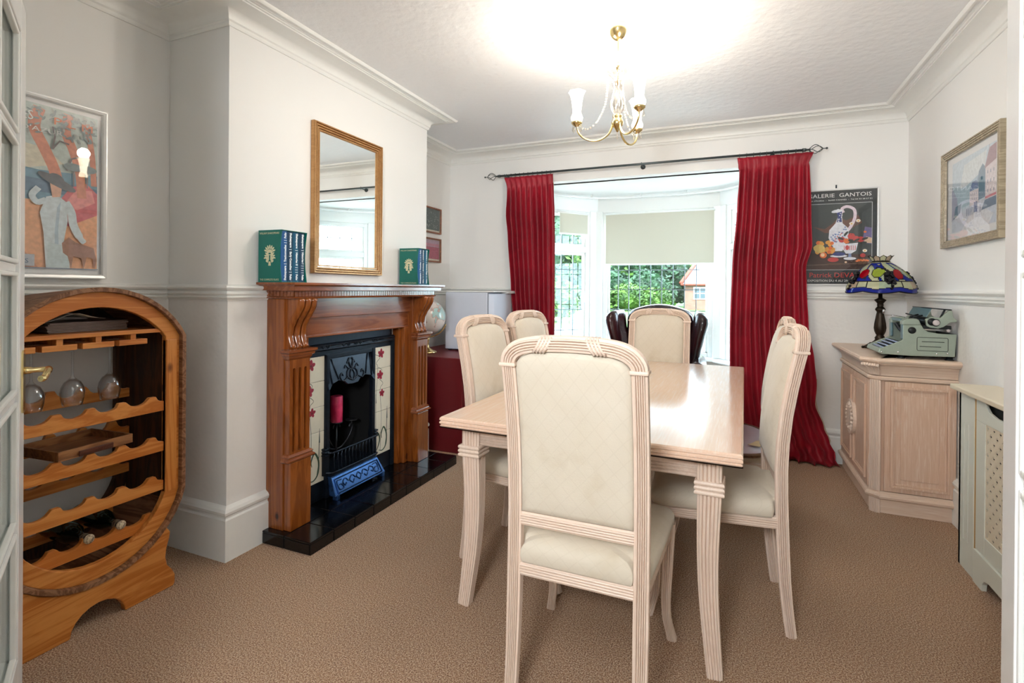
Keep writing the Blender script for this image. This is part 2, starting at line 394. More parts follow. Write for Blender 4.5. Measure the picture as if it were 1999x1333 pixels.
# hall behind the doors, with an added unseen fixture and fill lamp
wallslab('wall_hall',[(HX0-.1,HX0,HY,YF-.12,0,ZC),(HX1,HX1+.1,HY,YF-.12,0,ZC),(HX0-.1,HX1+.1,HY-.1,HY,0,ZC)])
b=MB(); b.box(HX0-.1,HX1+.1,HY-.1,YF-.11,ZC,ZC+.1); struct(b.build('ceiling','wall_paint'))
hl=thing('added_hall_fixture','added round opal fixture in the unseen hall, standing in for camera flash','ceiling light',(-.35,-.8,ZC))
b=MB(); b.lathe([(.17,0),(.17,-.02),(.16,-.025)],seg=32); b.build('base','white_satin',hl)
t=NT('opal_glass'); t.set(Roughness=.4); t.col((1,1,1,1)); t.b.inputs['Emission Color'].default_value=(1,.95,.88,1); t.b.inputs['Emission Strength'].default_value=4  # glowing material of the added hall fixture
b=MB(); b.lathe([(.155,-.025),(.15,-.05),(.12,-.075),(.06,-.09),(0,-.093)],seg=32); b.build('diffuser','opal_glass',hl)
added_hall_fill=add_light('added_hall_fill','AREA',(-.35,-.8,ZC-.75),(math.radians(112),0,math.radians(3)),38,(.93,.97,1),.5)  # added fill lamp behind the camera, imitating a flash
# ------------------------------------------------------------------ limed oak, upholstery
def m_limed(name,axis='Z',c1=(220,194,174),c2=(226,203,185),rough=.42,coat=0):
    t=NT(name); s=[60,60,60]; s['XYZ'.index(axis)]=3
    v=t.coord(tuple(s)); f=t.noise(v,2.0,4,.65,.6); c=t.ramp(f,[(.30,lin(c1)),(.52,lin(c2)),(.74,lin((231,211,195)))])
    t.col(c); t.set(Roughness=rough); 
    if coat: t.b.inputs['Coat Weight'].default_value=coat; t.b.inputs['Coat Roughness'].default_value=.1
    t.bump(f,.05,.0005); return t.m
m_limed('limed_oak'); m_limed('limed_oak_across','X'); m_limed('limed_oak_along','Y')
m_limed('limed_table_top','Y',(226,192,166),(229,197,173),.2,.35)
def m_uph():
    t=NT('cream_upholstery'); v=t.coord((1,1,1),(0,0,0)); g=t.noise(v,3.5,4,.6)
    c=t.ramp(g,[(.26,lin((192,176,150))),(.44,lin((208,197,178))),(.8,lin((216,206,190)))])
    # woven lozenge pattern
    sx=t.n('ShaderNodeSeparateXYZ'); t.l(v,sx.inputs[0])
    yz=t.math('ADD',sx.outputs[1],sx.outputs[2])
    a=t.math('ADD',sx.outputs[0],yz); b=t.math('SUBTRACT',sx.outputs[0],yz)
    def cell(q,o): return t.math('FRACT',t.math('MULTIPLY_ADD',q,19.0,o))
    fa=cell(a,.3); fb=cell(b,.3)
    la=t.math('LESS_THAN',t.math('ABSOLUTE',t.math('SUBTRACT',fa,.5)),.045); lb=t.math('LESS_THAN',t.math('ABSOLUTE',t.math('SUBTRACT',fb,.5)),.045)
    L=t.math('MAXIMUM',la,lb)
    c=t.mix(t.math('MULTIPLY',L,.10),c,lin((180,166,146)))
    t.col(c); t.set(Roughness=.75); t.b.inputs['Sheen Weight'].default_value=.2
    t.bump(t.math('ADD',t.math('MULTIPLY',L,-.6),t.noise(v,220,2)),.25,.0015)
m_uph()
def reed(w,d,nw,nd,h=.0035,k=5):
    h*=2.0
    """rectangle w x d whose four faces carry round reeds"""
    P=[]
    def face(x0,y0,x1,y1,n):
        L=math.hypot(x1-x0,y1-y0); ux,uy=(x1-x0)/L,(y1-y0)/L; nx,ny=uy,-ux
        for i in range(n):
            for j in range(k):
                t=(i+j/k)/n; b=h*math.sin(PI*j/k)**.38 if j else 0
                P.append((x0+ux*L*t+nx*b,y0+uy*L*t+ny*b))
    a,b=w/2-h,d/2-h
    face(-a,-b,a,-b,nw); face(a,-b,a,b,nd); face(a,b,-a,b,nw); face(-a,b,-a,-b,nd)
    return P
def cushion(mb,outline,levels,center=None,mapf=None):
    """stack of loops: levels=(inset,height); last level closed by a fan"""
    n=len(outline); cx=sum(p[0] for p in outline)/n; cy=sum(p[1] for p in outline)/n
    hx=max(abs(p[0]-cx) for p in outline); hy=max(abs(p[1]-cy) for p in outline)
    vs=[];fs=[]
    for (q,z) in levels:
        for p in outline:
            x=cx+(p[0]-cx)*(1-q/hx); y=cy+(p[1]-cy)*(1-q/hy)
            vs.append(mapf(x,y,z) if mapf else (x,y,z))
    L=len(levels)
    for i in range(L-1):
        for j in range(n): fs.append((i*n+j,i*n+(j+1)%n,(i+1)*n+(j+1)%n,(i+1)*n+j))
    z=levels[-1][1]; vs.append(mapf(cx,cy,z) if mapf else (cx,cy,z)); c=len(vs)-1
    for j in range(n): fs.append(((L-1)*n+j,(L-1)*n+(j+1)%n,c))
    z=levels[0][1]; vs.append(mapf(cx,cy,z) if mapf else (cx,cy,z)); c=len(vs)-1
    for j in range(n): fs.append((j,c,(j+1)%n))
    mb.add(vs,fs,smooth=True); return mb
def roundpoly(pts,r,n=5):
    out=[];N=len(pts)
    for i in range(N):
        p=Vector(pts[i]); a=Vector(pts[i-1]); b=Vector(pts[(i+1)%N]); rr=r[i] if isinstance(r,(list,tuple)) else r
        u=(a-p); v=(b-p); q=min(rr,u.length*.49,v.length*.49); s=p+u.normalized()*q; e=p+v.normalized()*q
        for k in range(n+1):
            t=k/n; out.append(tuple((1-t)**2*s+2*t*(1-t)*p+t*t*e))
    return out
# ------------------------------------------------------------------ dining chair
def yback(z):
    K=[(0,-.270),(.12,-.254),(.25,-.243),(.44,-.236),(.60,-.232),(.75,-.240),(.90,-.264),(1.045,-.297),(1.12,-.316)]
    for (a,p),(b,q) in zip(K,K[1:]):
        if z<=b: 
            t=(z-a)/(b-a); return p+(q-p)*t
    return K[-1][1]
def ysm(z): return sum(yback(z+d) for d in(-.06,-.03,0,.03,.06))/5 if .06<z<1.06 else yback(z)
def make_chair():
    root=thing('dining_chair','','chair')
    W2=.190; pw=.044; pd=.042
    RP=reed(pw,pd,5,4)
    for s in (-1,1):
        path=[(s*(W2),ysm(z),z) for z in [0,.06,.12,.2,.3,.4,.5,.6,.7,.8,.9,.97,1.03]]
        sc=[.86,.88,.9,.95,1,1,1,1,1,1,1,1,1]
        b=MB(); b.sweep(RP,path,ref=(1,0,0),scales=sc); b.build('leg','limed_oak',root)
    # collar bead + crest rail (inverted U)
    b=MB(); zt=1.096; r=.085; zc0=1.045
    pth=[(-W2,zc0),(-W2,1.050)]
    for i in range(1,9):
        a=PI-(PI/2-.16)*i/8; pth.append((-W2+r+r*math.cos(a),1.050-.0+ .040*math.sin(a)*1.0+0.0))
    # smoother crown
    half=[(-W2,1.030),(-W2,1.040),(-W2+.004,1.052),(-W2+.014,1.066),(-W2+.030,1.078),(-W2+.052,1.087),(-W2+.085,1.093),(-W2+.125,1.0965),(-.03,1.098)]
    pth=half+[(0,1.0985)]+[(-x,z) for x,z in half[::-1]]
    pth=curve2(pth,3)
    P3=[(x,yback(z),z) for x,z in pth]
    b.sweep(reed(.048,.046,5,4,.004),P3,ref=(0,1,0),scales=None)
    # reverse: profile width axis must lie in the plane of the back
    b.build('crest_rail','limed_oak_across',root)
    for s in (-1,1):
        b=MB(); b.box(s*W2-.026,s*W2+.026,ysm(1.03)-.026,ysm(1.03)+.026,1.024,1.036); b.build('collar','limed_oak_across',root,bevel=.004)
        # ribbon band wrapped over the crest
        b=MB()
        for k in range(4):
            x=s*(.064+.0098*k); y=yback(1.095)
            b.tube([(x+s*.010,y-.0200,1.072),(x-s*.002,y-.0215,1.088),(x-s*.012,y-.0200,1.110),(x-s*.013,y-.012,1.1165),(x-s*.013,y+.012,1.1165),(x-s*.012,y+.0200,1.110),(x-s*.002,y+.0215,1.088),(x+s*.010,y+.0200,1.072)],.0046,6,ref=(1,0,0))
        b.build('carved_band','limed_oak_across',root)
    # rails
    def rail(x0,x1,y,z,h,d,name='rail'):
        m=MB(); m.sweep(reed(h,d,4,3,.003),[(x0,y,z),(x1,y,z)],ref=(0,0,1)); return m.build(name,'limed_oak_across',root)
    rail(-W2+.02,W2-.02,ysm(.555),.555,.042,.034,'back_rail')
    rail(-W2+.02,W2-.02,ysm(.405),.405,.044,.034,'seat_rail')
    rail(-.205,.205,.205,.405,.044,.034,'seat_rail')
    for s in (-1,1):
        m=MB(); m.sweep(reed(.044,.034,4,3,.003),[(s*(W2+.0),-.22,.405),(s*.212,.19,.405)],ref=(0,0,1)); m.build('seat_rail','limed_oak_along',root)
    # front legs
    for s in (-1,1):
        K=[(s*.214,.205,.428),(s*.214,.206,.36),(s*.212,.206,.26),(s*.209,.202,.16),(s*.212,.204,.09),(s*.222,.218,.035),(s*.228,.230,.0)]
        pth=curve2(K,4); n=len(pth); sc=[1.0-.42*math.sin(min(1,i/(n*.75))*PI/2) + (.12*max(0,(i/n-.8)/.2)) for i in range(n)]
        b=MB(); b.sweep(reed(.050,.050,4,4,.003),pth,ref=(1,0,0),scales=sc); b.build('leg','limed_oak',root)
    # seat cushion
    ol=[(-.166,-.252),(.166,-.252),(.168,-.215),(.212,-.205),(.236,.222),(-.236,.222),(-.212,-.205),(-.168,-.215)]
    ol=roundpoly(ol,[.004,.004,.004,.015,.045,.045,.015,.004],4)
    b=MB(); cushion(b,ol,[(.004,.425),(0,.43),(-.004,.445),(-.003,.462),(.006,.476),(.022,.486),(.06,.4935),(.12,.498),(.18,.50)])
    b.build('seat','cream_upholstery',root)
    # back pad
    hw=W2-.021
    ol=[(-hw,.576),(hw,.576)]+[(hw,1.02)]+[(hw-.006,1.040),(hw-.022,1.056),(hw-.05,1.067),(hw-.09,1.073),(0,1.076)]+[(-(hw-.09),1.073),(-(hw-.05),1.067),(-(hw-.022),1.056),(-(hw-.006),1.040),(-hw,1.02)]
    # densify sides so the pad follows the curve
    dn=[]
    for i in range(len(ol)):
        a=ol[i];c=ol[(i+1)%len(ol)]; L=math.hypot(a[0]-c[0],a[1]-c[1]); k=max(1,int(L/.05))
        for j in range(k): dn.append((a[0]+(c[0]-a[0])*j/k,a[1]+(c[1]-a[1])*j/k))
    def mp(x,z,h): return (x,yback(z)*.5+ysm(z)*.5+h,z)
    b=MB(); cushion(b,dn,[(.15,-.0225),(.10,-.0225),(.05,-.021),(.02,-.019),(.004,-.014),(0,-.006),(0,.012),(.006,.022),(.02,.031),(.045,.038),(.08,.042),(.12,.044),(.15,.0445)],mapf=mp)
    b.build('backrest','cream_upholstery',root)
    return root
ch=make_chair()
R=math.radians
CH=[((-.411,1.700),0,"cream dining chair nearest the camera, back towards us at the table's near end"),
    ((-.845,2.285),-97,"cream dining chair left of the table, nearer the camera, opposite the hearth"),
    ((-.868,2.925),-101,"cream dining chair left of the table, farther back, before the left curtain"),
    ((-.470,3.540),180,"cream dining chair at the table's far end, in front of the wing chair"),
    ((-.070,2.290),94,"cream dining chair right of the table, nearer one, with bare stained seat"),
    ((-.040,2.950),90,"cream dining chair right of the table, farther one, carrying a tray")]
for i,((x,y),r,lb) in enumerate(CH):
    c=ch if i==0 else copy_tree(ch)
    c.location=(x,y,0); c.rotation_euler=(0,0,R(r)); c['label']=lb; c['group']='dining chairs round the table'
# ------------------------------------------------------------------ dining table
TX,TY,TR=-.478,2.735,R(-1.35)
tb=thing('dining_table','long limed oak dining table with a polished top and reeded edge','table',(TX,TY,0),TR)
hw,hl=.542,1.003
ep=[(0,-.041),(-.010,-.041),(-.004,-.038),(-.001,-.034),(-.006,-.030),(0,-.025),(0,-.020),(-.005,-.016),(0,-.012),(-.001,-.005),(-.006,0)]
def edged_top(mb,hw,hl,z,ep):
    rect=[(-hw,-hl),(hw,-hl),(hw,hl),(-hw,hl)]
    rings=[(-.05,ep[0][1])]+[(q,h) for q,h in ep]+[(-.03,0)]
    vs=[];fs=[]
    for q,h in rings:
        for (x,y) in rect: vs.append((x+(q if x>0 else -q),y+(q if y>0 else -q),z+h))
    L=len(rings)
    for i in range(L-1):
        for j in range(4): fs.append((i*4+j,i*4+(j+1)%4,(i+1)*4+(j+1)%4,(i+1)*4+j))
    fs+=[(3,2,1,0),((L-1)*4,(L-1)*4+1,(L-1)*4+2,(L-1)*4+3)]
    mb.add(vs,fs); return mb
b=MB(); edged_top(b,hw,hl,.75,ep); b.build('tabletop','limed_table_top',tb)
b=MB(); q=.095
for s in (-1,1):
    b.sweep(reed(.075,.022,1,1,.001),[(s*(hw-q),-hl+q+.03,.669),(s*(hw-q),hl-q-.03,.669)],ref=(0,0,1))
    b.sweep(reed(.075,.022,1,1,.001),[(-hw+q+.03,s*(hl-q),.669),(hw-q-.03,s*(hl-q),.669)],ref=(0,0,1))
    for k in range(3):
        z=.640+k*.012
        b.tube([(s*(hw-q+.011),-hl+q+.03,z),(s*(hw-q+.011),hl-q-.03,z)],.005,6,ref=(0,0,1)); b.tube([(-hw+q+.03,s*(hl-q+.011),z),(hw-q-.03,s*(hl-q+.011),z)],.005,6,ref=(0,0,1))
b.build('apron','limed_oak_along',tb)
for sx in (-1,1):
    for sy in (-1,1):
        cx,cy=sx*(hw-.100),sy*(hl-.100)
        b=MB(); b.sweep(reed(.076,.076,5,5,.0035),[(cx,cy,.63),(cx,cy,.71)],ref=(1,0,0))
        for k in range(3):
            z=.595+k*.0155; w=.0475
            b.sweep([(.0072*math.cos(2*PI*a_/8),.0072*math.sin(2*PI*a_/8)) for a_ in range(8)],[(cx-w+.006,cy-w+.006,z),(cx+w-.006,cy-w+.006,z),(cx+w-.006,cy+w-.006,z),(cx-w+.006,cy+w-.006,z)],ref=(0,0,1),closed=True)
        b.box(cx-.039,cx+.039,cy-.039,cy+.039,.588,.632)
        K=[(0,0,.592),(-.003,-.003,.48),(-.004,-.004,.36),(0,0,.24),(.010,.010,.12),(.022,.022,0)]
        pth=[(cx+sx*p[0],cy+sy*p[1],p[2]) for p in curve2(K,4)]; n=len(pth)
        b.sweep(reed(.076,.076,5,5,.0035),pth,ref=(1,0,0),scales=[1-.36*(i/(n-1))**1.1 for i in range(n)])
        b.build('leg','limed_oak',tb,bevel=.0)
# ------------------------------------------------------------------ fireplace
wood('stained_pine',(122,64,24),(162,92,42),'Z',5,.22,knots=(60,24,12),coat=.5,streak=.3)
wood('stained_pine_along',(124,66,34),(160,94,56),'Y',5,.2,knots=(60,24,12),coat=.5,streak=.3)
def m_tile():
    t=NT('black_glazed_tile'); v=t.coord(); t.col(lin((14,15,18))); t.set(Roughness=.16)
m_tile(); plain('grout',(70,74,78),.8)
hearth=thing('hearth','low black tiled hearth slab in front of the fireplace','hearth',(0,0,0))
hx0,hx1,hy0,hy1=XC+.0,-1.79,1.845,3.235
b=MB(); b.box(hx0,hx1-.004,hy0+.004,hy1-.004,0,.054); b.build('slab','grout',hearth)
ny,nx=7,2; 
for part in range(2):
    pass
b=MB(); g=.0015; dy=(hy1-hy0)/9
for j in range(9):
    for (xa,xb) in ((hx1-.165,hx1),(hx0,hx1-.165)):
        b.box(xa+g,xb-g if xb<hx1 else xb,hy0+dy*j+(g if j else 0),hy0+dy*(j+1)-(g if j<8 else 0),.052,.062)
for j in range(9): b.box(hx1-.006,hx1,hy0+dy*j+(g if j else 0),hy0+dy*(j+1)-(g if j<8 else 0),.001,.0515)
b.box(hx0,hx1-.165-g,hy0,hy0+.006,.001,.0515); b.box(hx1-.165+g,hx1-.007,hy0,hy0+.006,.001,.0515); b.box(hx0,hx1-.007,hy1-.006,hy1,.001,.0515)
b.build('tile_facing','black_glazed_tile',hearth,bevel=.0022)
HT=.062
sr=thing('fireplace_surround','stained pine fireplace surround with fluted pilasters and a deep mantelshelf','fireplace',(XC,2.505,HT))
# local: x outwards from the wall, y along, z from the hearth top
def L(z): return z-HT
ye=.625
PX=.150  # pilaster front
for s in (-1,1):
    y0,y1=(s*(ye-.0),s*(ye-.145)); ya,yb=min(y0,y1),max(y0,y1)
    b=MB(); b.box(.002,.115,ya,yb,0,L(1.195)); b.build('side_panel','stained_pine',sr,bevel=.003)
    ya,yb=s*.487,s*.618; ya,yb=min(ya,yb),max(ya,yb)
    # plinth
    b=MB(); b.box(.114,.160,ya,yb,0,L(.395)); b.build('plinth','stained_pine',sr,bevel=.003)
    # base moulding
    def mold(z0,prof,name):
        m=MB(); path=[(.114,ya),(PX-.006,ya),(PX-.006,yb),(.114,yb)]
        m.molding(path,prof,side=-1 if True else 1,zoff=L(z0)); m.box(.114,PX-.004,ya,yb,L(z0)+prof[0][1],L(z0)+prof[-1][1]); return m.build(name,'stained_pine_along',sr)
    mold(.395,[(.0,0),(.016,0),(.022,.006),(.022,.012),(.014,.018),(.012,.024),(.016,.028),(.008,.036),(.0,.040)],'base_moulding')
    # fluted shaft: front face with round-ended grooves
    zb,zt=.43,.895; w=yb-ya; m=MB()
    fl=[ya+w*(.22+.28*i) for i in range(3)]; gw=.017
    # shaft built as strips: ribs and recessed grooves
    xs=[ya]
    for c in fl: xs+= [c-gw/2,c+gw/2]
    xs.append(yb)
    for i in range(0,len(xs),2): m.box(.114,PX-.002,xs[i],xs[i+1],L(zb),L(zt))
    for c in fl:
        m.box(.114,PX-.016,c-gw/2,c+gw/2,L(zb),L(zt))
        for (za,zc,sg) in ((zb,zb+.02,1),(zt,zt-.05,-1)):
            # rounded stops
            n=8; pts=[(c-gw/2,L(za)),]+[(c-gw/2*math.cos(PI*k/n),L(zc)+ (gw/2*math.sin(PI*k/n))*-sg + 0*k) for k in range(n+1)]+[(c+gw/2,L(za))]
            m.prism(pts,PX-.016,PX-.002,'x')
    m.build('fluted_shaft','stained_pine',sr)
    mold(.893,[(.0,0),(.004,.004),(.010,.012),(.010,.018),(.018,.022),(.020,.034),(.028,.040),(.028,.052),(.0,.056)],'capital')
    # scrolled corbel: three S-shaped ribs
    Z0,Z1=L(.949),L(1.197)
    def sx(t): # projection of the corbel front from bottom t=0 to top t=1
        K=[(0,.034),(.10,.020),(.25,.010),(.42,.016),(.58,.036),(.72,.062),(.86,.082),(1,.088)]
        for (a,p),(c_,q) in zip(K,K[1:]):
            if t<=c_: u=(t-a)/(c_-a); return p+(q-p)*(u*u*(3-2*u)*.5+u*.5)
        return .088
    N=22; prof=[(.112,Z0)]+[(.112+sx(i/N)+0.006,Z0+(Z1-Z0)*i/N) for i in range(N+1)]+[(.112,Z1)]
    m=MB(); m.prism([(p[0]-.014,p[1]) for p in prof],ya+.006,yb-.006,'y')
    m.build('corbel','stained_pine',sr)
    for k in range(3):
        c=ya+w*(.19+.31*k); path=[(.112+sx(i/N)-.004,c,Z0+(Z1-Z0)*i/N) for i in range(N+1)]
        m=MB(); m.sweep([(math.cos(2*PI*j/12)*.019,math.sin(2*PI*j/12)*.0175) for j in range(12)],path,ref=(0,1,0),smooth=True); m.build('corbel_rib','stained_pine',sr)
# inner return panels and frieze
for s in (-1,1):
    ya,yb=sorted((s*.410,s*.482)); b=MB(); b.box(.002,.055,ya,yb,0,L(1.0)); b.build('jamb','stained_pine',sr,bevel=.003)
    ya,yb=sorted((s*.430,s*.482)); b=MB(); b.box(.055,.085,ya,yb,0,L(1.0)); b.build('jamb','stained_pine',sr,bevel=.006)
b=MB(); b.box(.002,.095,-.482,.482,L(1.09),L(1.20)); b.build('frieze_board','stained_pine_along',sr,bevel=.003)
b=MB(); b.box(.002,.075,-.482,.482,L(.995),L(1.092)); b.build('frieze_board','stained_pine_along',sr,bevel=.003)
b=MB(); b.box(.002,.086,-.482,.482,L(.985),L(.998)); b.build('frieze_moulding','stained_pine_along',sr,bevel=.005)
# mantelshelf
prof=[(-.060,1.232),(-.052,1.232),(-.050,1.238),(-.042,1.242),(-.036,1.247),(-.030,1.249),(-.020,1.256),(-.010,1.258),(-.006,1.262),(0,1.264),(0,1.274)]
b=MB(); mx=.247; my=.688
path=[(.001,-my),(mx,-my),(mx,my),(.001,my)]
b.molding(path,[(q,z-HT) for q,z in prof],side=-1); b.box(.001,mx-.02,-my+.02,my-.02,L(1.236),L(1.2735)); b.box(.001,mx-.061,-my+.061,my-.061,L(1.196),L(1.24))
b.build('mantelshelf','stained_pine_along',sr)
b=MB(); q=.052
for k in range(60):
    y=-my+q+.004+k*.0213
    if y+.017<my-q: b.box(mx-q-.012,mx-q,y,y+.0175,L(1.207),L(1.232))
for s in (-1,1):
    for k in range(8):
        x=.012+k*.0225; ya,yb=sorted((s*(my-q),s*(my-q-.012))); b.box(x,x+.0185,ya,yb,L(1.207),L(1.232))
b.box(.001,mx-q-.004,-my+q+.004,my-q-.004,L(1.2065),L(1.2325))
b.build('dentil_moulding','stained_pine_along',sr)
b=MB(); b.molding([(.001,-my+q),(mx-q,-my+q),(mx-q,my-q),(.001,my-q)],[(-.01,0),(.002,0),(.006,.004),(.002,.009),(-.01,.010)],side=-1,zoff=L(1.1965)); b.build('bed_moulding','stained_pine_along',sr)
# ---- cast iron insert
ci=thing('cast_iron_fireplace','black cast iron fireplace insert with flowered tile panels and a barred grate','fireplace insert',(XC,2.483,HT))
X0=-.012
b=MB()
b.box(.001,.012,-.409,.409,L(.865),L(.995)); 
for s in (-1,1):
    ya,yb=sorted((s*.409,s*.426-s*.0)); 
    ya,yb=sorted((s*.409,s*.2)); 
    b.box(.001,.010,*sorted((s*.409,s*.395)),0,L(.90)); 
for s in (-1,1): b.box(.001,.010,*sorted((s*.409,s*.2)),0,L(.165))
b.build('back_plate','black_iron',ci)
# picture-frame moulding with a relief scroll
b=MB(); zf=L(.925); pr=[(0,0),(.012,.0),(.016,.010),(.010,.016),(.020,.022),(.012,.034),(.0,.036)]
for s in (-1,1): b.sweep([(-.004,-.012),(.014,-.012),(.020,-.004),(.012,.004),(.018,.012),(-.004,.012)],[(.008,s*.412,0),(.008,s*.412,zf)],ref=(1,0,0))
b.sweep([(-.004,-.022),(.014,-.022),(.024,-.012),(.016,0),(.022,.012),(.010,.022),(-.004,.022)],[(.008,-.42,zf-.01),(.008,.42,zf-.01)],ref=(1,0,0))
b.build('frame','black_iron',ci,bevel=.002)
def scroll(mb,cx,cz,r,turns,a0,dirn,x,rad=.0035):
    P=[]
    for i in range(26):
        t=i/25; a=a0+dirn*turns*2*PI*t; rr=r*(1-.8*t); P.append((x,cx+rr*math.cos(a),cz+rr*math.sin(a)))
    mb.tube(P,rad,5,ref=(1,0,0))
zz=zf-.008
for s in (-1,1):
    b=MB()
    for k,(c,r) in enumerate(((.03,.016),(.075,.013),(.20,.014),(.24,.011))): scroll(b,s*c,zz,r,1.2,PI/2 if k%2 else -PI/2,s,.028,.0028)
    b.tube([(.027,s*.10,zz),(.027,s*.18,zz+.003)],.003,5); b.tube([(.027,s*.26,zz),(.027,s*.36,zz)],.003,5); b.build('scroll_relief','black_iron',ci)
# tiles: five per side, flowers painted on
plain('cream_tile',(232,228,210),.12,noise=.02); 
if True:
    for s in (-1,1):
        ya,yb=sorted((s*.216,s*.398)); zt,zb=L(.868),L(.165); h=(zt-zb)/5
        for k in range(5):
            m=MB(); m.box(.004,.012,ya+.001,yb-.001,zb+h*k+.001,zb+h*(k+1)-.001); m.build('tile','cream_tile',ci,bevel=.001)
        M=Matrix(((0,0,1,.0122),(1,0,0,ya),(0,1,0,zb),(0,0,0,1))); A=Art(M); w=yb-ya
        # stems
        A.line('tile_stem',curve2([(.075,.02),(.085,.25),(.07,.42),(.10,.46),(.06,.50),(.09,.545),(.05,.57)],5),.003,(40,60,60))
        A.line('tile_stem',curve2([(.030,.12),(.028,.35),(.045,.56),(.03,.60),(.07,.635),(.02,.655)],5),.003)
        A.line('tile_stem',[(.145,.22),(.14,.10),(.125,.03)],[.006,.004,.003]); A.line('tile_stem',[(.147,.30),(.146,.22)],[.002,.010])
        A.line('tile_stem',[(.028,.40),(.030,.34)],[.002,.008])
        for pts in (curve2([(.03,.03),(.05,.05),(.07,.10),(.05,.14),(.02,.10),(.01,.02)],5),curve2([(.06,.03),(.10,.02),(.135,.05),(.14,.12),(.11,.17),(.085,.13),(.09,.10)],5)):
            n=len(pts); A.line('tile_leaf',pts,[.003+.009*math.sin(PI*i/n) for i in range(n)],(52,78,60))
        for (fx,fz,r) in ((.078,.655,.022),(.068,.515,.022),(.088,.395,.018)):
            for a,rr in ((20,1),(85,1.2),(150,1),(215,.7),(300,.8)):
                a=R(a); A.ell('tile_flower',fx+math.cos(a)*r*.8*rr,fz+math.sin(a)*r*.7*rr,r*.80,r*.52,(150,24,52),rot=a,n=10)
            A.ell('tile_flower_dark',fx,fz,r*.35,r*.3,(96,12,30),n=8)
        A.build('painted_flowers',ci)
# hood and arch around the fire opening
b=MB()
yo=.216
for s in (-1,1):
    ya,yb=sorted((s*yo,s*(yo-.026))); b.box(.001,.030,ya,yb,0,L(.87))
b.box(.001,.024,-yo,yo,L(.845),L(.872))
b.build('arch_frame','black_iron',ci,bevel=.004)
# hood, leaning out towards its top, with a shaped lower lip
hp=[(-.207,.845),(-.207,.665),(-.19,.675),(-.17,.70),(-.12,.712),(-.07,.70),(-.045,.680),(0,.676),(.045,.680),(.07,.70),(.12,.712),(.17,.70),(.19,.675),(.207,.665),(.207,.845)]
m=MB(); n=len(hp)
vs=[(.004+.030*(.86-z)/.18,y,L(z)) for y,z in hp]+[(-.012+.030*(.86-z)/.18,y,L(z)) for y,z in hp]
m.add(vs,[list(range(n)),list(range(n,2*n))[::-1]]+[(i,(i+1)%n,n+(i+1)%n,n+i) for i in range(n)]); m.build('hood','black_iron',ci,bevel=.003)
b=MB(); xx=.030
def hx(z): return .006+.030*(.86-z)/.18
for s in (-1,1):
    def A3(pts,r): b.tube([(hx(z),s*y,L(z)) for y,z in curve2(pts,5)],r,6,ref=(1,0,0))
    A3([(.03,.715),(.0,.70),(-.02,.73),(.0,.765),(.035,.76),(.045,.725),(.02,.705)],.005)
    A3([(.045,.72),(.085,.705),(.105,.73),(.09,.75),(.08,.735)],.0045)
    A3([(.0,.765),(.012,.79),(.02,.815),(.010,.83)],.006)
    A3([(.03,.77),(.05,.79),(.06,.775)],.004)
    A3([(.015,.80),(.03,.81),(.035,.80)],.004)
    b.tube([(hx(.84),s*.16,L(.84)),(hx(.72),s*.12,L(.72))],.004,5)
    b.tube([(hx(.84),s*.185,L(.84)),(hx(.70),s*.175,L(.70))],.004,5)
b.build('hood_relief','black_iron',ci)
# firebox
plain('soot',(13,13,14),.9)
b=MB(); b.box(-.36,-.35,-.24,.24,-HT,L(.86)); b.box(-.36,0,-.238,-.232,-HT,L(.86)); b.box(-.36,0,.232,.238,-HT,L(.86)); b.box(-.36,0,-.238,.238,.0,.05); b.box(-.36,0,-.238,.238,L(.79),L(.799)); b.build('firebox','soot',ci)
# grate: curved side cheeks, bars
for s in (-1,1):
    b=MB()
    for z in (.335,.318,.300): b.box(-.02,.040,*sorted((s*.206,s*.236)),L(z),L(z+.010))
    b.box(-.02,.030,*sorted((s*.208,s*.232)),L(.19),L(.345)); b.build('cheek','black_iron',ci,bevel=.003)
b=MB()
def bar(z,r):
    b.tube(curve2([(.02,-.222,L(z)),(.055,-.195,L(z)),(.060,-.17,L(z)),(.060,.17,L(z)),(.055,.195,L(z)),(.02,.222,L(z))],4),r,6,ref=(0,0,1))
bar(.318,.006); bar(.205,.006)
for k in range(13):
    y=-.186+k*.031; p=[(.060,y,L(.205)),(.060,y+.004*math.sin(k*2),L(.24)),(.060,y-.003,L(.28)),(.060,y,L(.318))]; b.tube(p,.0032,5,ref=(0,1,0))
b.build('grate_bars','black_iron',ci)
b=MB(); b.box(-.15,.055,-.205,.205,L(.190),L(.200)); b.box(.0,.05,-.2,.2,L(.175),L(.195)); b.build('grate_bed','black_iron',ci,bevel=.003)
plain('window_tint_iron',(50,80,124),.25,.7,noise=.15)  # blue window reflection put into the ashpan's base colour
b=MB(); 
vs=[(.055,-.205,L(.178)),(.055,.205,L(.178)),(.105,.225,L(.085)),(.105,-.225,L(.085)),(.03,-.205,L(.178)),(.03,.205,L(.178)),(.06,.225,L(.085)),(.06,-.225,L(.085))]
b.add(vs,[(0,1,2,3),(7,6,5,4),(0,4,5,1),(3,2,6,7),(0,3,7,4),(1,5,6,2)])
for s in (-1,1): b.box(.075,.108,*sorted((s*.215,s*.19)),0,L(.09))
b.box(.0,.055,-.205,.205,L(.17),L(.182))
b.build('ashpan_cover','window_tint_iron',ci,bevel=.003)
b=MB()
def AP(y,t): # t 0 top ..1 bottom on sloping face
    return (.057+.05*t,y,L(.178)-.093*t+.001)
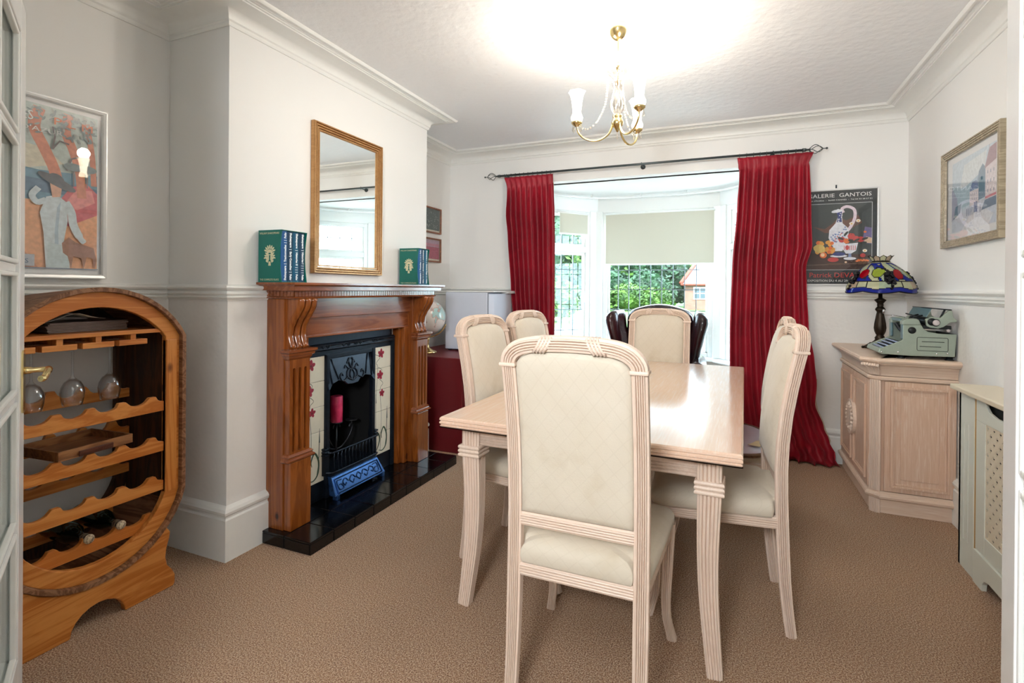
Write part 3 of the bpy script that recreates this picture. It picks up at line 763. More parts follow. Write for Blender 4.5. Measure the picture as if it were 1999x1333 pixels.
for s in (-1,1):
    for (pts) in ([(.03,.5),(.05,.3),(.08,.5),(.06,.7),(.045,.55)],[(.09,.5),(.11,.3),(.135,.45),(.125,.65),(.11,.55)],[(.14,.28),(.175,.28),(.175,.72),(.14,.72),(.15,.5),(.165,.5)],[(.0,.3),(.02,.5),(.0,.7)]):
        b.tube([AP(s*y,t) for y,t in curve2(pts,4)],.0032,5,ref=(1,0,.5))
fr=[AP(-.19,.15),AP(.19,.15),AP(.197,.88),AP(-.197,.88)]; b.tube(fr,.004,5,ref=(1,0,.5),closed=True,smooth=False)
b.build('ashpan_relief','window_tint_iron',ci)
# ---- candelabra and pink candle
cd=thing('candelabra','dark wrought iron candle stand with three cups inside the fireplace','candle holder',(-2.225,2.50,.26))
b=MB(); b.tube([(0,0,-.14),(0,0,.155)],.006,8)
b.lathe([(.055,-.148),(.05,-.14),(.01,-.132)],seg=20)
for a in (-1.2,1.2,2.9+PI*0):
    dx,dy=(math.sin(a)*.3,math.sin(a)) if abs(a)<2 else (-.8,.1)
    P=[(0,0,.0),(dx*.04,dy*.04,-.0+.01),(dx*.09,dy*.09,.06),(dx*.115,dy*.115,.12),(dx*.10,dy*.10,.135),(dx*.09,dy*.09,.12)]; b.tube(curve2(P,5),.005,6)
    b.tube([(dx*.11,dy*.11,.12),(dx*.11,dy*.11,.158)],.003,6)
    b.lathe([(.0,0),(.035,.001),(.038,.007),(.036,.008),(0,.004)],(dx*.11,dy*.11,.157),20)
b.tube(curve2([(.0,-.03,.13),(0,-.022,.15),(0,0,.158),(0,.022,.15),(0,.03,.13)],5),.005,6)
b.lathe([(0,.155),(.036,.160),(.040,.168),(.036,.168),(0,.163)],seg=20)
b.build('stand','dark_metal',cd)
def m_wax():
    t=NT('pink_wax'); v=t.coord(); f=t.noise(v,14,3); t.col(t.ramp(f,[(.35,lin((196,30,84))),(.6,lin((226,70,110))),(.75,lin((240,120,140)))])); t.set(Roughness=.45); t.b.inputs['Subsurface Weight'].default_value=.15
m_wax()
cn=thing('candle','thick pink pillar candle standing in the fireplace opening','candle',(-2.225,2.50,.425))
b=MB(); b.lathe([(.0,.002),(.034,.002),(.037,.005),(.037,.158),(.034,.162),(.026,.160),(0,.154)],seg=28); b.build('wax','pink_wax',cn)
b=MB(); b.tube([(0,0,.154),(.001,0,.168)],.0015,6); b.build('wick','black_iron',cn)
# ------------------------------------------------------------------ barrel wine rack
wood('orange_pine',(180,104,44),(214,144,76),'Y',4,.38,knots=(92,44,24),streak=.6)
wood('orange_pine_upright',(182,106,46),(214,144,76),'Z',4,.38,knots=(92,44,24),streak=.6)
wood('barrel_stave_wood',(104,66,40),(150,108,78),'X',6,.6,streak=.8)
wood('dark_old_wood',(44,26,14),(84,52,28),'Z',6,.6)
YC=1.16
wr=thing('wine_rack','oval barrel shaped pine wine rack with scalloped shelves on a stand','wine rack',(-2.15,YC,0))
def oval(q,n=18,a=.32,zt=1.246,zb=.150,st=1.045,sb=.400):
    """outline inset by q, counter-clockwise in (y,z)"""
    a2=a-q; T=zt-q; B=zb+q; P=[]
    def arc(sag,zs,sgn):
        Rr=(a2*a2+sag*sag)/(2*sag); th=math.asin(min(1,a2/Rr)); out=[]
        for i in range(n+1):
            t=th-2*th*i/n; out.append((Rr*math.sin(t)*sgn,zs+sgn*(sag-Rr+Rr*math.cos(t))))
        return out
    P+=arc(T-st,st,1)           # right shoulder -> apex -> left shoulder
    P+=[(-a2,st-(st-sb)*k/4) for k in range(1,4)]
    P+=arc(sb-B,sb,-1)
    P+=[(a2,sb+(st-sb)*k/4) for k in range(1,4)]
    return P
def ringband(q0,q1,x0,x1,mod=None):
    A=oval(q0);B=oval(q1); n=len(A); m=MB(); vs=[(x0,)+p for p in A]+[(x0,)+p for p in B]+[(x1,)+p for p in B]+[(x1,)+p for p in A]
    if mod: vs=[mod(v) for v in vs]
    fs=[]
    for i in range(n):
        j=(i+1)%n
        for k in range(4): fs.append((k*n+i,k*n+j,((k+1)%4)*n+j,((k+1)%4)*n+i))
    m.add(vs,fs); return m
def taper(v): # barrel narrows slightly to the wall
    k=1-.05*max(0,(-v[0])/.35); return (v[0],v[1]*k,.70+(v[2]-.70)*k)
ringband(0,.017,-.33,.022,taper).build('barrel_shell','barrel_stave_wood',wr,bevel=.002)
ringband(.018,.075,-.022,.004).build('front_ring',['orange_pine'],wr,bevel=.003)
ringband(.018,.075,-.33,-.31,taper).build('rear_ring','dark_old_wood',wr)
b=MB(); b.box(-.018,.008,.245,.290,.40,1.03); b.build('stile','orange_pine_upright',wr,bevel=.003)
b=MB(); b.box(-.018,.008,-.290,-.245,.40,1.03); b.build('stile','orange_pine_upright',wr,bevel=.003)
for s in (-1,1):
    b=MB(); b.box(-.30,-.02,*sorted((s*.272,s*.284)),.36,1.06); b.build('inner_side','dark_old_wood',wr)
b=MB(); b.box(-.31,-.004,-.262,.262,1.062,1.078); b.build('shelf','orange_pine',wr,bevel=.002)
for k,y in enumerate((.925,1.046,1.167,1.288)):
    b=MB(); y-=YC; b.box(-.29,-.012,y-.010,y+.010,1.040,1.063); b.box(-.29,-.010,y-.052,y+.052,1.020,1.041); b.build('glass_rail','orange_pine',wr,bevel=.0015)
def slat(x,z,h,w,m,ph=0,dip=.024):
    pts=[(-w,z)]; N=60; top=[]
    for i in range(N+1):
        y=-w+2*w*i/N; u=((y+ph)/.108)%1.0; dd=abs(u-.5)*2
        top.append((y,z+h-(dip*math.sqrt(max(0,1-(dd/.72)**2)) if dd<.72 else 0)))
    P=[(-w,z),(w,z)]+top[::-1]
    b=MB(); b.prism(P,x-.009,x+.009,'x'); return b.build('bottle_slat',m,wr,bevel=.0015)
for z in (.738,.572,.412): slat(-.012,z,.062,.243,'orange_pine',.02)
slat(-.03,.262,.062,.21,'orange_pine',.02)
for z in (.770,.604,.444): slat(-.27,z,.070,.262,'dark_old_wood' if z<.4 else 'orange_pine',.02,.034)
slat(-.27,.262,.07,.2,'orange_pine',.02,.03)
# stand: two shaped boards
def stand(x):
    yc=.01; right=[(.262,.232),(.258,.205),(.247,.17),(.243,.135),(.250,.10),(.270,.072),(.283,.045),(.282,.010),(.275,0)]
    arch=[(.090*math.cos(PI*i/10),.082*math.sin(PI*i/10)) for i in range(11)]
    cr=[]
    O=[(y,z) for (y,z) in oval(.0) if z<.30]; O=[(y,z) for y,z in O if abs(y)<.235]; O.sort()
    P=[(y,z-.002) for y,z in O]+[(.238,.268)]+right+arch+[(-y,z) for y,z in right[::-1]]+[(-.238,.268)]
    b=MB(); b.prism(P,x-.014,x+.014,'x'); return b.build('stand_board','orange_pine',wr,bevel=.004)
stand(.0); stand(-.26)
# ---- hanging glasses
def m_clear():
    t=NT('clear_glass'); tr=t.n('ShaderNodeBsdfTransparent'); tr.inputs['Color'].default_value=(.97,.98,.99,1); g=t.n('ShaderNodeBsdfGlossy'); g.inputs['Roughness'].default_value=.02
    lw=t.n('ShaderNodeLayerWeight'); q=t.math('MULTIPLY_ADD',t.math('POWER',lw.outputs['Facing'],2.6),.75,.06); mx=t.n('ShaderNodeMixShader'); t.l(q,mx.inputs[0]); t.l(tr.outputs[0],mx.inputs[1]); t.l(g.outputs[0],mx.inputs[2]); t.l(mx.outputs[0],t.t.nodes['Material Output'].inputs['Surface'])
m_clear()
gl=thing('wine_glass','clear stemmed wine glass hanging upside down, nearest the rack\'s right side','glass',(-2.205,1.228,1.044))
b=MB(); b.lathe([(0,.001),(.034,.001),(.036,.003),(.030,.006),(.008,.003),(.0045,-.004),(.0038,-.05),(.0036,-.11),(.005,-.125),(.012,-.134)],seg=28,cap=False); b.build('stem','clear_glass',gl)
b=MB(); b.lathe([(.0,-.133),(.012,-.134),(.024,-.144),(.033,-.162),(.0365,-.182),(.035,-.202),(.031,-.220),(.0295,-.228),(.0285,-.2275),(.0335,-.202),(.035,-.182),(.0315,-.163),(.0225,-.146),(.010,-.137),(0,-.1365)],seg=28,cap=False); b.build('bowl','clear_glass',gl)
for (x,y,lb) in ((-2.205,1.106,'clear stemmed wine glass hanging upside down, in the middle of the hanging row'),(-2.205,.985,'clear stemmed wine glass hanging upside down, partly behind the brass door handle'),(-2.345,.985,'clear wine glass hanging deepest inside the rack, behind the one by the handle')):
    c=copy_tree(gl,label=lb,loc=(x,y,1.044)); c['group']='wine glasses hanging in the rack'
gl['group']='wine glasses hanging in the rack'
# ---- bottles
def m_green():
    t=NT('green_bottle_glass'); t.col(lin((10,34,26))); t.set(Roughness=.08); t.b.inputs['Transmission Weight'].default_value=.35; t.b.inputs['Coat Weight'].default_value=.6
m_green()
def m_foil():
    t=NT('bottle_cap_foil'); v=t.coord(); f=t.noise(v,160,2); t.col(t.ramp(f,[(.45,lin((196,180,150))),(.6,lin((120,100,84)))])); t.set(Roughness=.4)
m_foil()
bt=thing('wine_bottle','dark green wine bottle lying in the lowest row, the right-hand of the two','bottle',(-2.44,1.250,.325),group='wine bottles in the lowest row')
b=MB(); b.lathe([(0,.006),(.030,0),(.037,.006),(.0375,.02),(.0375,.155),(.034,.178),(.022,.205),(.0155,.225),(.0145,.262),(.0165,.264),(.0165,.270),(.014,.272)],(0,0,0),24,ax='x'); b.build('bottle_body','green_bottle_glass',bt)
b=MB(); b.lathe([(.0152,.240),(.0156,.268),(.017,.270),(.017,.276),(.013,.279),(0,.279)],(0,0,0),20,ax='x'); b.build('cap','bottle_cap_foil',bt)
c=copy_tree(bt,loc=(-2.44,1.142,.318),label='dark green wine bottle lying in the lowest row, the left-hand of the two')
# ---- things on the shelf: table mats and a curled sheet
plain('brown_mat',(92,72,64),.45,noise=.1); plain('mat_edge',(150,132,122),.5,noise=.2)
mt=thing('table_mat','dark brown table mat, lowest of the stack on the top shelf','table mat',(-2.32,1.17,1.079),R(2),'stacked table mats')
b=MB(); b.box(-.10,.10,-.135,.13,0,.0035); b.build('mat_board','brown_mat',mt,bevel=.001)
b=MB(); b.box(-.101,.101,-.136,.131,.0033,.0046); b.build('mat_cork','mat_edge',mt)
names=['second','third','fourth','fifth','sixth','seventh']
for k in range(6):
    copy_tree(mt,loc=(-2.32+random.uniform(-.003,.003),1.17+random.uniform(-.006,.004),1.079+.0052*(k+1)),rz=R(2+random.uniform(-1.5,1.5)),label='dark brown table mat, %s from the bottom of the shelf stack'%names[k])
pp=MB(); N=10; vs=[];fs=[]
for i in range(N+1):
    for j in range(N+1):
        u,v=i/N,j/N; y=1.00+.21*v; x=-2.40+.20*u; z=1.1195+.030*math.exp(-((v-.55)/.28)**2)*(.6+.4*u)+.018*max(0,v-.7)
        vs.append((x,y,z))
for i in range(N):
    for j in range(N): fs.append((i*(N+1)+j,(i+1)*(N+1)+j,(i+1)*(N+1)+j+1,i*(N+1)+j+1))
pp.add(vs,fs,smooth=True); plain('grey_paper',(196,194,186),.6)
o=pp.build('paper_sheet','grey_paper'); tag(o,'curled grey sheet of paper on top of the table mats','paper'); sm=o.modifiers.new('t','SOLIDIFY'); sm.thickness=.0008
# ---- wooden tray
wood('tray_wood',(112,70,40),(160,112,72),'Y',6,.42); wood('tray_end_wood',(64,34,22),(96,52,36),'Y',8,.35)
tr=thing('wooden_tray','shallow brown wooden tray box resting across the second bottle row','tray',(-2.265,1.150,.637),R(5))
b=MB(); b.box(-.115,.115,-.128,.128,.0,.006); b.build('base','tray_wood',tr)
for s in (-1,1):
    b=MB(); b.box(*sorted((s*.107,s*.115)),-.128,.128,.006,.034); b.build('long_side','tray_wood',tr,bevel=.001)
for s in (-1,1):
    b=MB(); b.box(-.107,.107,*sorted((s*.128,s*.120)),.006,.034); b.build('short_side','tray_wood',tr,bevel=.001)
b=MB(); b.box(.1151,.122,-.065,.052,.002,.022); b.build('pull','tray_end_wood',tr,bevel=.002)
b=MB(); b.box(-.123,-.1151,-.11,.11,.010,.026); b.build('pull','tray_end_wood',tr,bevel=.002)
# ------------------------------------------------------------------ picture on the left alcove wall
plain('silver_frame',(224,226,226),.3,.2,noise=.02); plain('mount_white',(232,234,236),.6,noise=.01)
def framed(name,label,cat,M,w,h,fw,fmat,depth=.02,mount=None,glass=True,group=None,prof=None):
    """M: origin bottom-left of the outer frame, u right, v up, n towards the room"""
    o=bpy.data.objects.new(name,None); COL.objects.link(o); o.matrix_world=M; tag(o,label,cat,group)
    b=MB(); pr=prof or [(0,0),(0,1),(.25,1.0),(.75,.9),(1,.7),(1,.35)]
    rect=[(0,0),(w,0),(w,h),(0,h)]; sg=[(1,1),(-1,1),(-1,-1),(1,-1)]; vs=[];fs=[];L_=len(pr)
    for q,d in pr:
        for (x,y),(sx,sy) in zip(rect,sg): vs.append((x+sx*q*fw,y+sy*q*fw,d*depth))
    for i in range(L_-1):
        for j in range(4): fs.append((i*4+j,i*4+(j+1)%4,(i+1)*4+(j+1)%4,(i+1)*4+j))
    b.add(vs,fs); b.build('frame',fmat,o)
    b=MB(); b.box(.002,w-.002,.002,h-.002,0,.004); b.build('backing','mount_white',o)
    if glass: b=MB(); b.box(fw*.9,w-fw*.9,fw*.9,h-fw*.9,.0138,.0144); b.build('picture_glass','picture_glass',o)
    return o
PLX=XL+.012
def m_pg():
    pass
# left wall faces +x: u runs along +y? seen from the room, right is +y
pl=framed('framed_poster','tall framed seaside travel poster, colours paled for window glare, above the barrel wine rack','poster',mat4((PLX,.905,1.280),(0,1,0),(0,0,1)),.470,.719,.018,'silver_frame',.022)
A=Art(mat4((0,0,.0045),(1,0,0),(0,1,0))); W,H=.470,.719  # poster palette below is mixed towards white to carry window glare
x0,x1,y0,y1=.035,W-.030,.040,H-.035
def q(u,v): return (x0+(x1-x0)*u,y0+(y1-y0)*v)
def Q(l): return [q(*p) for p in l]
A.poly('art_sky',Q([(0,.55),(1,.55),(1,1),(0,1)]),(198,212,208))
A.poly('art_cream_cloud',Q([(0,.62),(.4,.60),(.7,.66),(.55,.74),(.2,.76),(0,.72)]),(224,219,201))
A.poly('art_sea',Q([(0,.40),(1,.40),(1,.62),(.5,.60),(0,.62)]),(126,164,185))
A.poly('art_deep_sea',Q([(0,.46),(1,.47),(1,.53),(0,.56)]),(112,139,164))
A.poly('art_sand',Q([(0,0),(1,0),(1,.36),(.6,.42),(0,.40)]),(237,180,142))
A.poly('art_path',Q([(0,0),(.5,0),(.3,.18),(0,.22)]),(219,159,132))
A.poly('art_rose',Q([(.62,.30),(.74,.27),(1,.36),(1,.50),(.90,.56),(.76,.52),(.66,.42)]),(219,125,133))
A.poly('art_rose_light',Q([(.70,.40),(.82,.38),(.98,.44),(.95,.52),(.80,.50)]),(236,159,159))
for pts,w in (([(.66,.50),(.62,.62),(.54,.74),(.46,.86),(.50,.98)],.040),([(.86,.46),(.84,.62),(.78,.76),(.72,.86),(.74,.98)],.034),([(.97,.55),(.95,.75),(.90,.95)],.022),([(.30,.45),(.34,.70),(.25,.95)],.03)):
    A.line('art_trunk',curve2(Q(pts),6),w,(220,153,132))
rr_=random.Random(4)
for k in range(150):
    u=rr_.random(); v=1-.16*rr_.random()**1.3-.02
    cx,cy=q(min(.97,max(.03,u)),v); A.ell('art_foliage' if k%3 else 'art_foliage_light',cx,cy,.011,.004,(147,160,164) if k%3 else (180,187,184),rot=rr_.random()*3,n=7)
for pts in ([(.60,.74),(.66,.80),(.74,.79)],[(.60,.74),(.62,.82),(.60,.88)],[(.72,.62),(.76,.70),(.82,.72)]): A.line('art_branch',Q(pts),.006,(138,131,133))
# pines by the sea
for cx in (.78,.90): A.line('art_branch',Q([(cx,.53),(cx,.64)]),.005); x,y=q(cx,.65); A.ell('art_foliage',x,y,.035,.016)
# standing figure in a pale suit with a broad hat
A.poly('art_suit',Q([(.55,.0),(.74,.0),(.70,.18),(.73,.30),(.72,.42),(.64,.46),(.55,.44),(.50,.34),(.53,.22)]),(212,226,233))
A.poly('art_suit_shade',Q([(.63,.0),(.66,.0),(.65,.24),(.67,.42),(.64,.38),(.62,.22)]),(180,203,217))
A.line('art_suit',curve2(Q([(.71,.42),(.76,.36),(.78,.28),(.84,.20),(.88,.17)]),5),[.030]*15+[.022]*5+[.014])
A.line('art_suit',curve2(Q([(.55,.42),(.48,.40),(.44,.44),(.49,.49)]),5),.022)
A.poly('art_skin',Q([(.60,.44),(.67,.45),(.68,.52),(.64,.56),(.58,.53)]),(233,189,166))
x,y=q(.64,.54); A.ell('art_hat',x,y,.070,.018,(117,121,129),rot=-.42); A.ell('art_hat',x-.003,y+.012,.028,.020,rot=-.4)
A.poly('art_skirt',Q([(.55,0),(.75,0),(.74,.14),(.57,.16)]),(202,219,224))
# dog
A.poly('art_dog',Q([(.68,.16),(.74,.20),(.80,.17),(.96,.14),(.99,.06),(.97,.0),(.95,.07),(.90,.08),(.87,.0),(.85,.07),(.78,.08),(.76,.0),(.73,.08),(.69,.10)]),(177,139,125))
A.line('art_sheen_line',Q([(0,0),(1,0)]),.004,(138,152,173))
A.build('picture',pl)
plain('letter_white',(238,240,240),.5,noise=.01); plain('letter_orange',(226,128,84),.5,noise=.01); plain('letter_blue',(92,118,150),.5,noise=.01)
def T(par,txt,size,mat,x,y,z,w=None,al='LEFT'): return text_obj(txt,size,mat,'lettering',par,Matrix.Translation((x,y,z)),al,width=w)
x,y=q(.315,.895); T(pl,'ANTIBES',.052,'letter_white',.055,y-.002,.0128,w=x-.055+.052)
x,y=q(.30,.84); T(pl,'COTE D\'AZUR',.026,'letter_white',.06,y-.006,.0128,w=.250)
x,y=q(.60,.895); T(pl,'P L M',.042,'letter_orange',x,y+.0,.0128,w=.135)
A=Art(mat4((0,0,.0045),(1,0,0),(0,1,0))); A.layer=190; A.rect('art_label',x0,x0+(x1-x0)*.46,y0+.006,y0+.052,(190,196,206)); A.build('caption_panel',pl)
T(pl,'RIVIERES',.024,'letter_blue',x0+.06,y0+.018,.0128,w=.105)
# ------------------------------------------------------------------ mirror
wood('gilt_wood',(176,130,82),(204,158,106),'Z',9,.3,streak=.2); MATS['gilt_wood'].node_tree.nodes['Principled BSDF'].inputs['Metallic'].default_value=.35
t=NT('mirror_silver'); t.col((.92,.95,.94,1)); t.set(Roughness=.01,Metallic=1.0)
mr=bpy.data.objects.new('wall_mirror',None); COL.objects.link(mr); mr.matrix_world=mat4((XC+.001,2.165,1.330),(0,1,0),(0,0,1))
tag(mr,'tall rectangular mirror in a reeded gilt frame hanging above the mantelshelf','mirror')
w,h,fw,dp=.595,.836,.050,.030
pr=[(0,0),(0,.75)]
for k in range(4):
    a=k/4; pr+=[(a+.02,.62-.10*k),(a+.06,1.0-.12*k),(a+.18,1.0-.12*k),(a+.23,.58-.10*k)]
pr+=[(1,.45),(1,.2)]
b=MB(); rect=[(0,0),(w,0),(w,h),(0,h)]; sg=[(1,1),(-1,1),(-1,-1),(1,-1)]; vs=[];fs=[]
for q_,d in pr:
    for (x,y),(sx,sy) in zip(rect,sg): vs.append((x+sx*q_*fw,y+sy*q_*fw,d*dp))
for i in range(len(pr)-1):
    for j in range(4): fs.append((i*4+j,i*4+(j+1)%4,(i+1)*4+(j+1)%4,(i+1)*4+j))
b.add(vs,fs); b.build('frame','gilt_wood',mr)
b=MB(); b.box(.03,w-.03,.03,h-.03,.0,.011); b.build('mirror_glass','mirror_silver',mr)
# ------------------------------------------------------------------ slipcases and books on the mantelshelf
plain('green_cloth',(0,104,92),.5,noise=.05); plain('green_cloth_inner',(6,40,44),.7); plain('gilt_letter',(214,208,170),.4,.2,noise=.02)
plain('book_blue',(24,84,140),.45,noise=.05); plain('book_teal',(14,86,116),.45,noise=.05); plain('book_navy',(18,60,88),.45,noise=.05); plain('page_cream',(226,218,196),.8); plain('letter_blank_white',(240,244,246),.4,noise=.01)
def box_set(x,y,rz,n,th,dw,hh,where,spines,bl):
    """slipcase: closed side faces -y (local), spines face +x"""
    tk=.003; T_=n*th+2*tk
    sc=thing('slipcase','dark green slipcase with a gilt emblem on the mantelshelf, %s'%where,'slipcase',(x,y,1.2745),rz,'green slipcases on the mantelshelf')
    # sides with a curved front edge
    def side(y0):
        pts=[(0,0),(dw,0)]+[(dw-.012*math.sin(PI*k/10),hh*k/10) for k in range(1,10)]+[(dw,hh),(0,hh)]
        return pts
    b=MB(); b.prism(side(0),0,tk,'y'); b.build('case_side','green_cloth',sc)
    b=MB(); b.prism(side(0),T_-tk,T_,'y'); b.build('case_side','green_cloth',sc)
    b=MB(); b.box(0,tk,tk,T_-tk,0,hh); b.box(tk,dw,tk,T_-tk,0,tk); b.box(tk,dw,tk,T_-tk,hh-tk,hh); b.build('case_shell','green_cloth',sc)
    M=mat4((0,-.0002,0),(1,0,0),(0,0,1))
    text_obj('WILLIAM SHAKESPEARE',.013,'gilt_letter','lettering',sc,mat4((.008,-.0006,hh-.020),(1,0,0),(0,0,1)),width=dw-.024)
    text_obj('THE COMPLETE PLAYS',.013,'gilt_letter','lettering',sc,mat4((.010,-.0006,.008),(1,0,0),(0,0,1)),width=dw-.028)
    A=Art(M); cx,cz=dw*.49,hh*.5
    for k in range(-3,4):
        a=k*.42; A.ell('gilt_letter',cx+math.sin(a)*.026,cz+.018+math.cos(a)*.026,.0045,.011,rot=-a,n=8)
    for s in (-1,1):
        for k in range(3): A.ell('gilt_letter',cx+s*(.020+.004*k),cz+.012-.010*k,.010,.004,rot=s*(.5-.4*k),n=8)
        A.poly('gilt_letter',[(cx+s*.005,cz+.012),(cx+s*.020,cz+.012),(cx+s*.024,cz-.002),(cx+s*.029,cz-.010),(cx+s*.023,cz-.013),(cx+s*.024,cz-.026),(cx+s*.012,cz-.032),(cx+s*.004,cz-.016)])
        A.ell('book_navy',cx+s*.018,cz-.002,.0022,.0018,n=8); A.line('book_navy',[(cx+s*.017,cz-.018),(cx+s*.023,cz-.016)],.0016)
    A.ell('gilt_letter',cx,cz+.018,.018,.014,n=14); A.ell('green_cloth',cx,cz+.012,.008,.004,n=10)
    A.poly('gilt_letter',[(cx-.006,cz-.026),(cx+.006,cz-.026),(cx+.008,cz-.046),(cx-.008,cz-.046)])
    A.build('emblem',sc)
    for k in range(n):
        bw=th-.0012; y0=tk+k*th+.0006
        m=['book_blue','book_navy','book_teal','book_navy'][k%4]
        bk=thing('book',bl[k],'book',(0,0,0),0,'boxed books on the mantelshelf')
        bk.matrix_world=sc.matrix_basis@Matrix.Translation((.005,y0,tk+.0005))
        H_=hh-2*tk-.002; D_=dw-.012-(.0 if k else -.004)
        prof=[(0,0),(D_-.006,0)]+[(D_-.006+.006*math.sin(PI*j/6),bw*j/6) for j in range(1,6)]+[(D_-.006,bw),(0,bw)]
        b=MB(); b.prism(prof,0,H_,'z'); b.build('cover',m,bk)
        b=MB(); b.box(-.001,.002,.003,bw-.003,.003,H_-.003); b.build('pages','page_cream',bk)
        text_obj(spines[k],.0175,'letter_blank_white','lettering',bk,mat4((D_+.0006,bw*.5-(-.006 if k==0 else .006),.006 if k==0 else H_-.006),(0,0,1 if k==0 else -1),(0,-1 if k==0 else 1,0)),width=H_-.014,depth=.0006,extra=.0006)
pl2=Matrix()
bpy.context.view_layer.update()
box_set(-2.103,1.818,R(2),4,.0395,.146,.250,'left of the mirror',['Shakespeare  |  Tragicomedies  |  |  Folio','Shakespeare  |  Early Comedies  |  Folio','Shakespeare  |  Histories II  |  |  |  Folio','Shakespeare  |  Histories I  |  |  |  |  Folio'],
 ['blue book, Tragicomedies on its spine, in the left slipcase','dark blue book, Early Comedies on its spine, in the left slipcase','teal blue book, Histories II on its spine, in the left slipcase','dark blue book, Histories I on its spine, farthest in left slipcase'])
box_set(-2.100,2.968,R(2),3,.046,.152,.250,'right of the mirror',['Shakespeare  |  Tragedies  |  |  |  |  Folio','Shakespeare  |  Romances  |  |  |  |  Folio','Shakespeare  |  Classical Plays  |  |  Folio'],
 ['blue book beside the closed side inside the right slipcase','dark blue book in the middle of the right slipcase','teal blue book farthest from the camera in the right slipcase'])
# ------------------------------------------------------------------ two small frames in the far alcove
wood('brown_frame_wood',(116,66,40),(160,100,66),'Z',9,.35)
for nm,z0,h,lb,dk in (('upper',1.757,.235,'small wood framed print of white marks on dark ground, the upper one',True),('lower',1.492,.220,'small wood framed reddish patterned print, the lower one in the alcove',False)):
    f=framed('small_frame',lb,'picture',mat4((XL+.001,3.860,z0),(0,1,0),(0,0,1)),.345,h,.014,'brown_frame_wood',.02,group='small framed prints in the far alcove')
    A=Art(mat4((0,0,.0045),(1,0,0),(0,1,0)))
    A.rect('art_cream_mount',.012,.333,.012,h-.012,(214,208,190))
    if dk:
        A.rect('art_slate',.016,.328,.030,h-.014,(72,88,88))
        for k in range(90):
            x=random.uniform(.03,.315); y=.05+(h-.09)*random.random()**1.5; s_=random.uniform(.002,.006); A.ell('art_chalk',x,y,s_,s_*random.uniform(.3,1),(178,186,180),rot=random.random()*3,n=6)
    else:
        A.rect('art_plum',.016,.328,.030,h-.080,(168,70,98)); A.rect('art_mauve',.016,.328,h-.080,h-.016,(178,150,172))
        for k in range(12): A.rect('art_plum_light',.03+.025*k,.045+.025*k,h-.074,h-.05,(204,120,140))
        for k in range(60): A.ell('art_plum_light',random.uniform(.02,.32),random.uniform(.035,h-.09),.004,.002,n=6)
    A.build('print',f)
# ------------------------------------------------------------------ red cabinet, fridge, globe
plain('dark_red_metal',(104,26,32),.4,noise=.03); plain('red_cabinet_edge',(112,40,44),.4)
rc=thing('cabinet','low dark red metal cabinet in the far alcove under the white fridge','cabinet',(-2.178,3.90,0))
b=MB(); b.box(-.325,.325,-.465,.465,.0,.722); b.build('body','dark_red_metal',rc,bevel=.006)
for s in (-1,1):
    b=MB(); b.box(.3255,.336,*sorted((s*.004,s*.458)),.03,.70); b.build('door','dark_red_metal',rc,bevel=.003)
plain('fridge_white',(214,220,234),.35,noise=.01); plain('fridge_seal',(150,156,168),.6)
fg=thing('fridge','small white tabletop fridge standing on the dark red cabinet','fridge',(-2.06,4.10,.7225))
b=MB(); b.box(-.20,.200,-.235,.235,.012,.500); b.build('body','fridge_white',fg,bevel=.008)
b=MB(); b.box(.200,.212,-.23,.23,.02,.495); b.build('door_seal','fridge_seal',fg)
b=MB(); pts=[(.212,-.237)]+[(.212+.045*math.sin(PI*k/10)**.35,-.237+.474*k/10) for k in range(1,10)]+[(.212,.237)]
b.prism(pts,.014,.488,'z'); b.build('door','fridge_white',fg,bevel=.005)
b=MB(); b.box(-.20,.262,-.237,.237,.500,.512); b.build('top','white_satin',fg,bevel=.004)
b=MB(); b.box(.21,.275,.02,.235,.488,.500); b.build('door_handle','white_gloss',fg,bevel=.004)
for x in (-.17,.16):
    for y in (-.2,.2):
        b=MB(); b.lathe([(.015,0),(.015,.013)],(x,y,0),12); b.build('foot','black_iron',fg)
def m_globe():
    t=NT('globe_map'); v=t.coord((1,1,1)); f=t.noise(v,7.5,4,.55,.3)
    c=t.ramp(f,[(.50,lin((226,216,208))),(.53,lin((196,150,140))),(.545,lin((168,206,206))),(.62,lin((196,214,204))),(.72,lin((222,190,180)))]); t.col(c); t.set(Roughness=.22)
    t.b.inputs['Coat Weight'].default_value=.4
m_globe()
gb=thing('globe','pale desk globe on a brass foot standing on the dark red cabinet','globe',(-2.28,3.62,.7225),R(20))
b=MB(); b.ball((0,0,.290),.146,32,20); b.build('sphere','globe_map',gb)
b=MB(); b.lathe([(0,.001),(.072,.001),(.078,.008),(.066,.018),(.048,.024),(.030,.034),(.014,.048),(.010,.075),(.015,.090),(.012,.105),(.020,.118),(.012,.128),(0,.13)],seg=32); b.build('foot','brass',gb)
b=MB(); pth=[(.158*math.cos(a),0,.290+.158*math.sin(a)) for a in [R(-95+75*i/24) for i in range(25)]]; b.tube(pth,.006,8,ref=(0,1,0)); b.ball((.0,0,.135),.012); b.build('meridian','brass',gb)
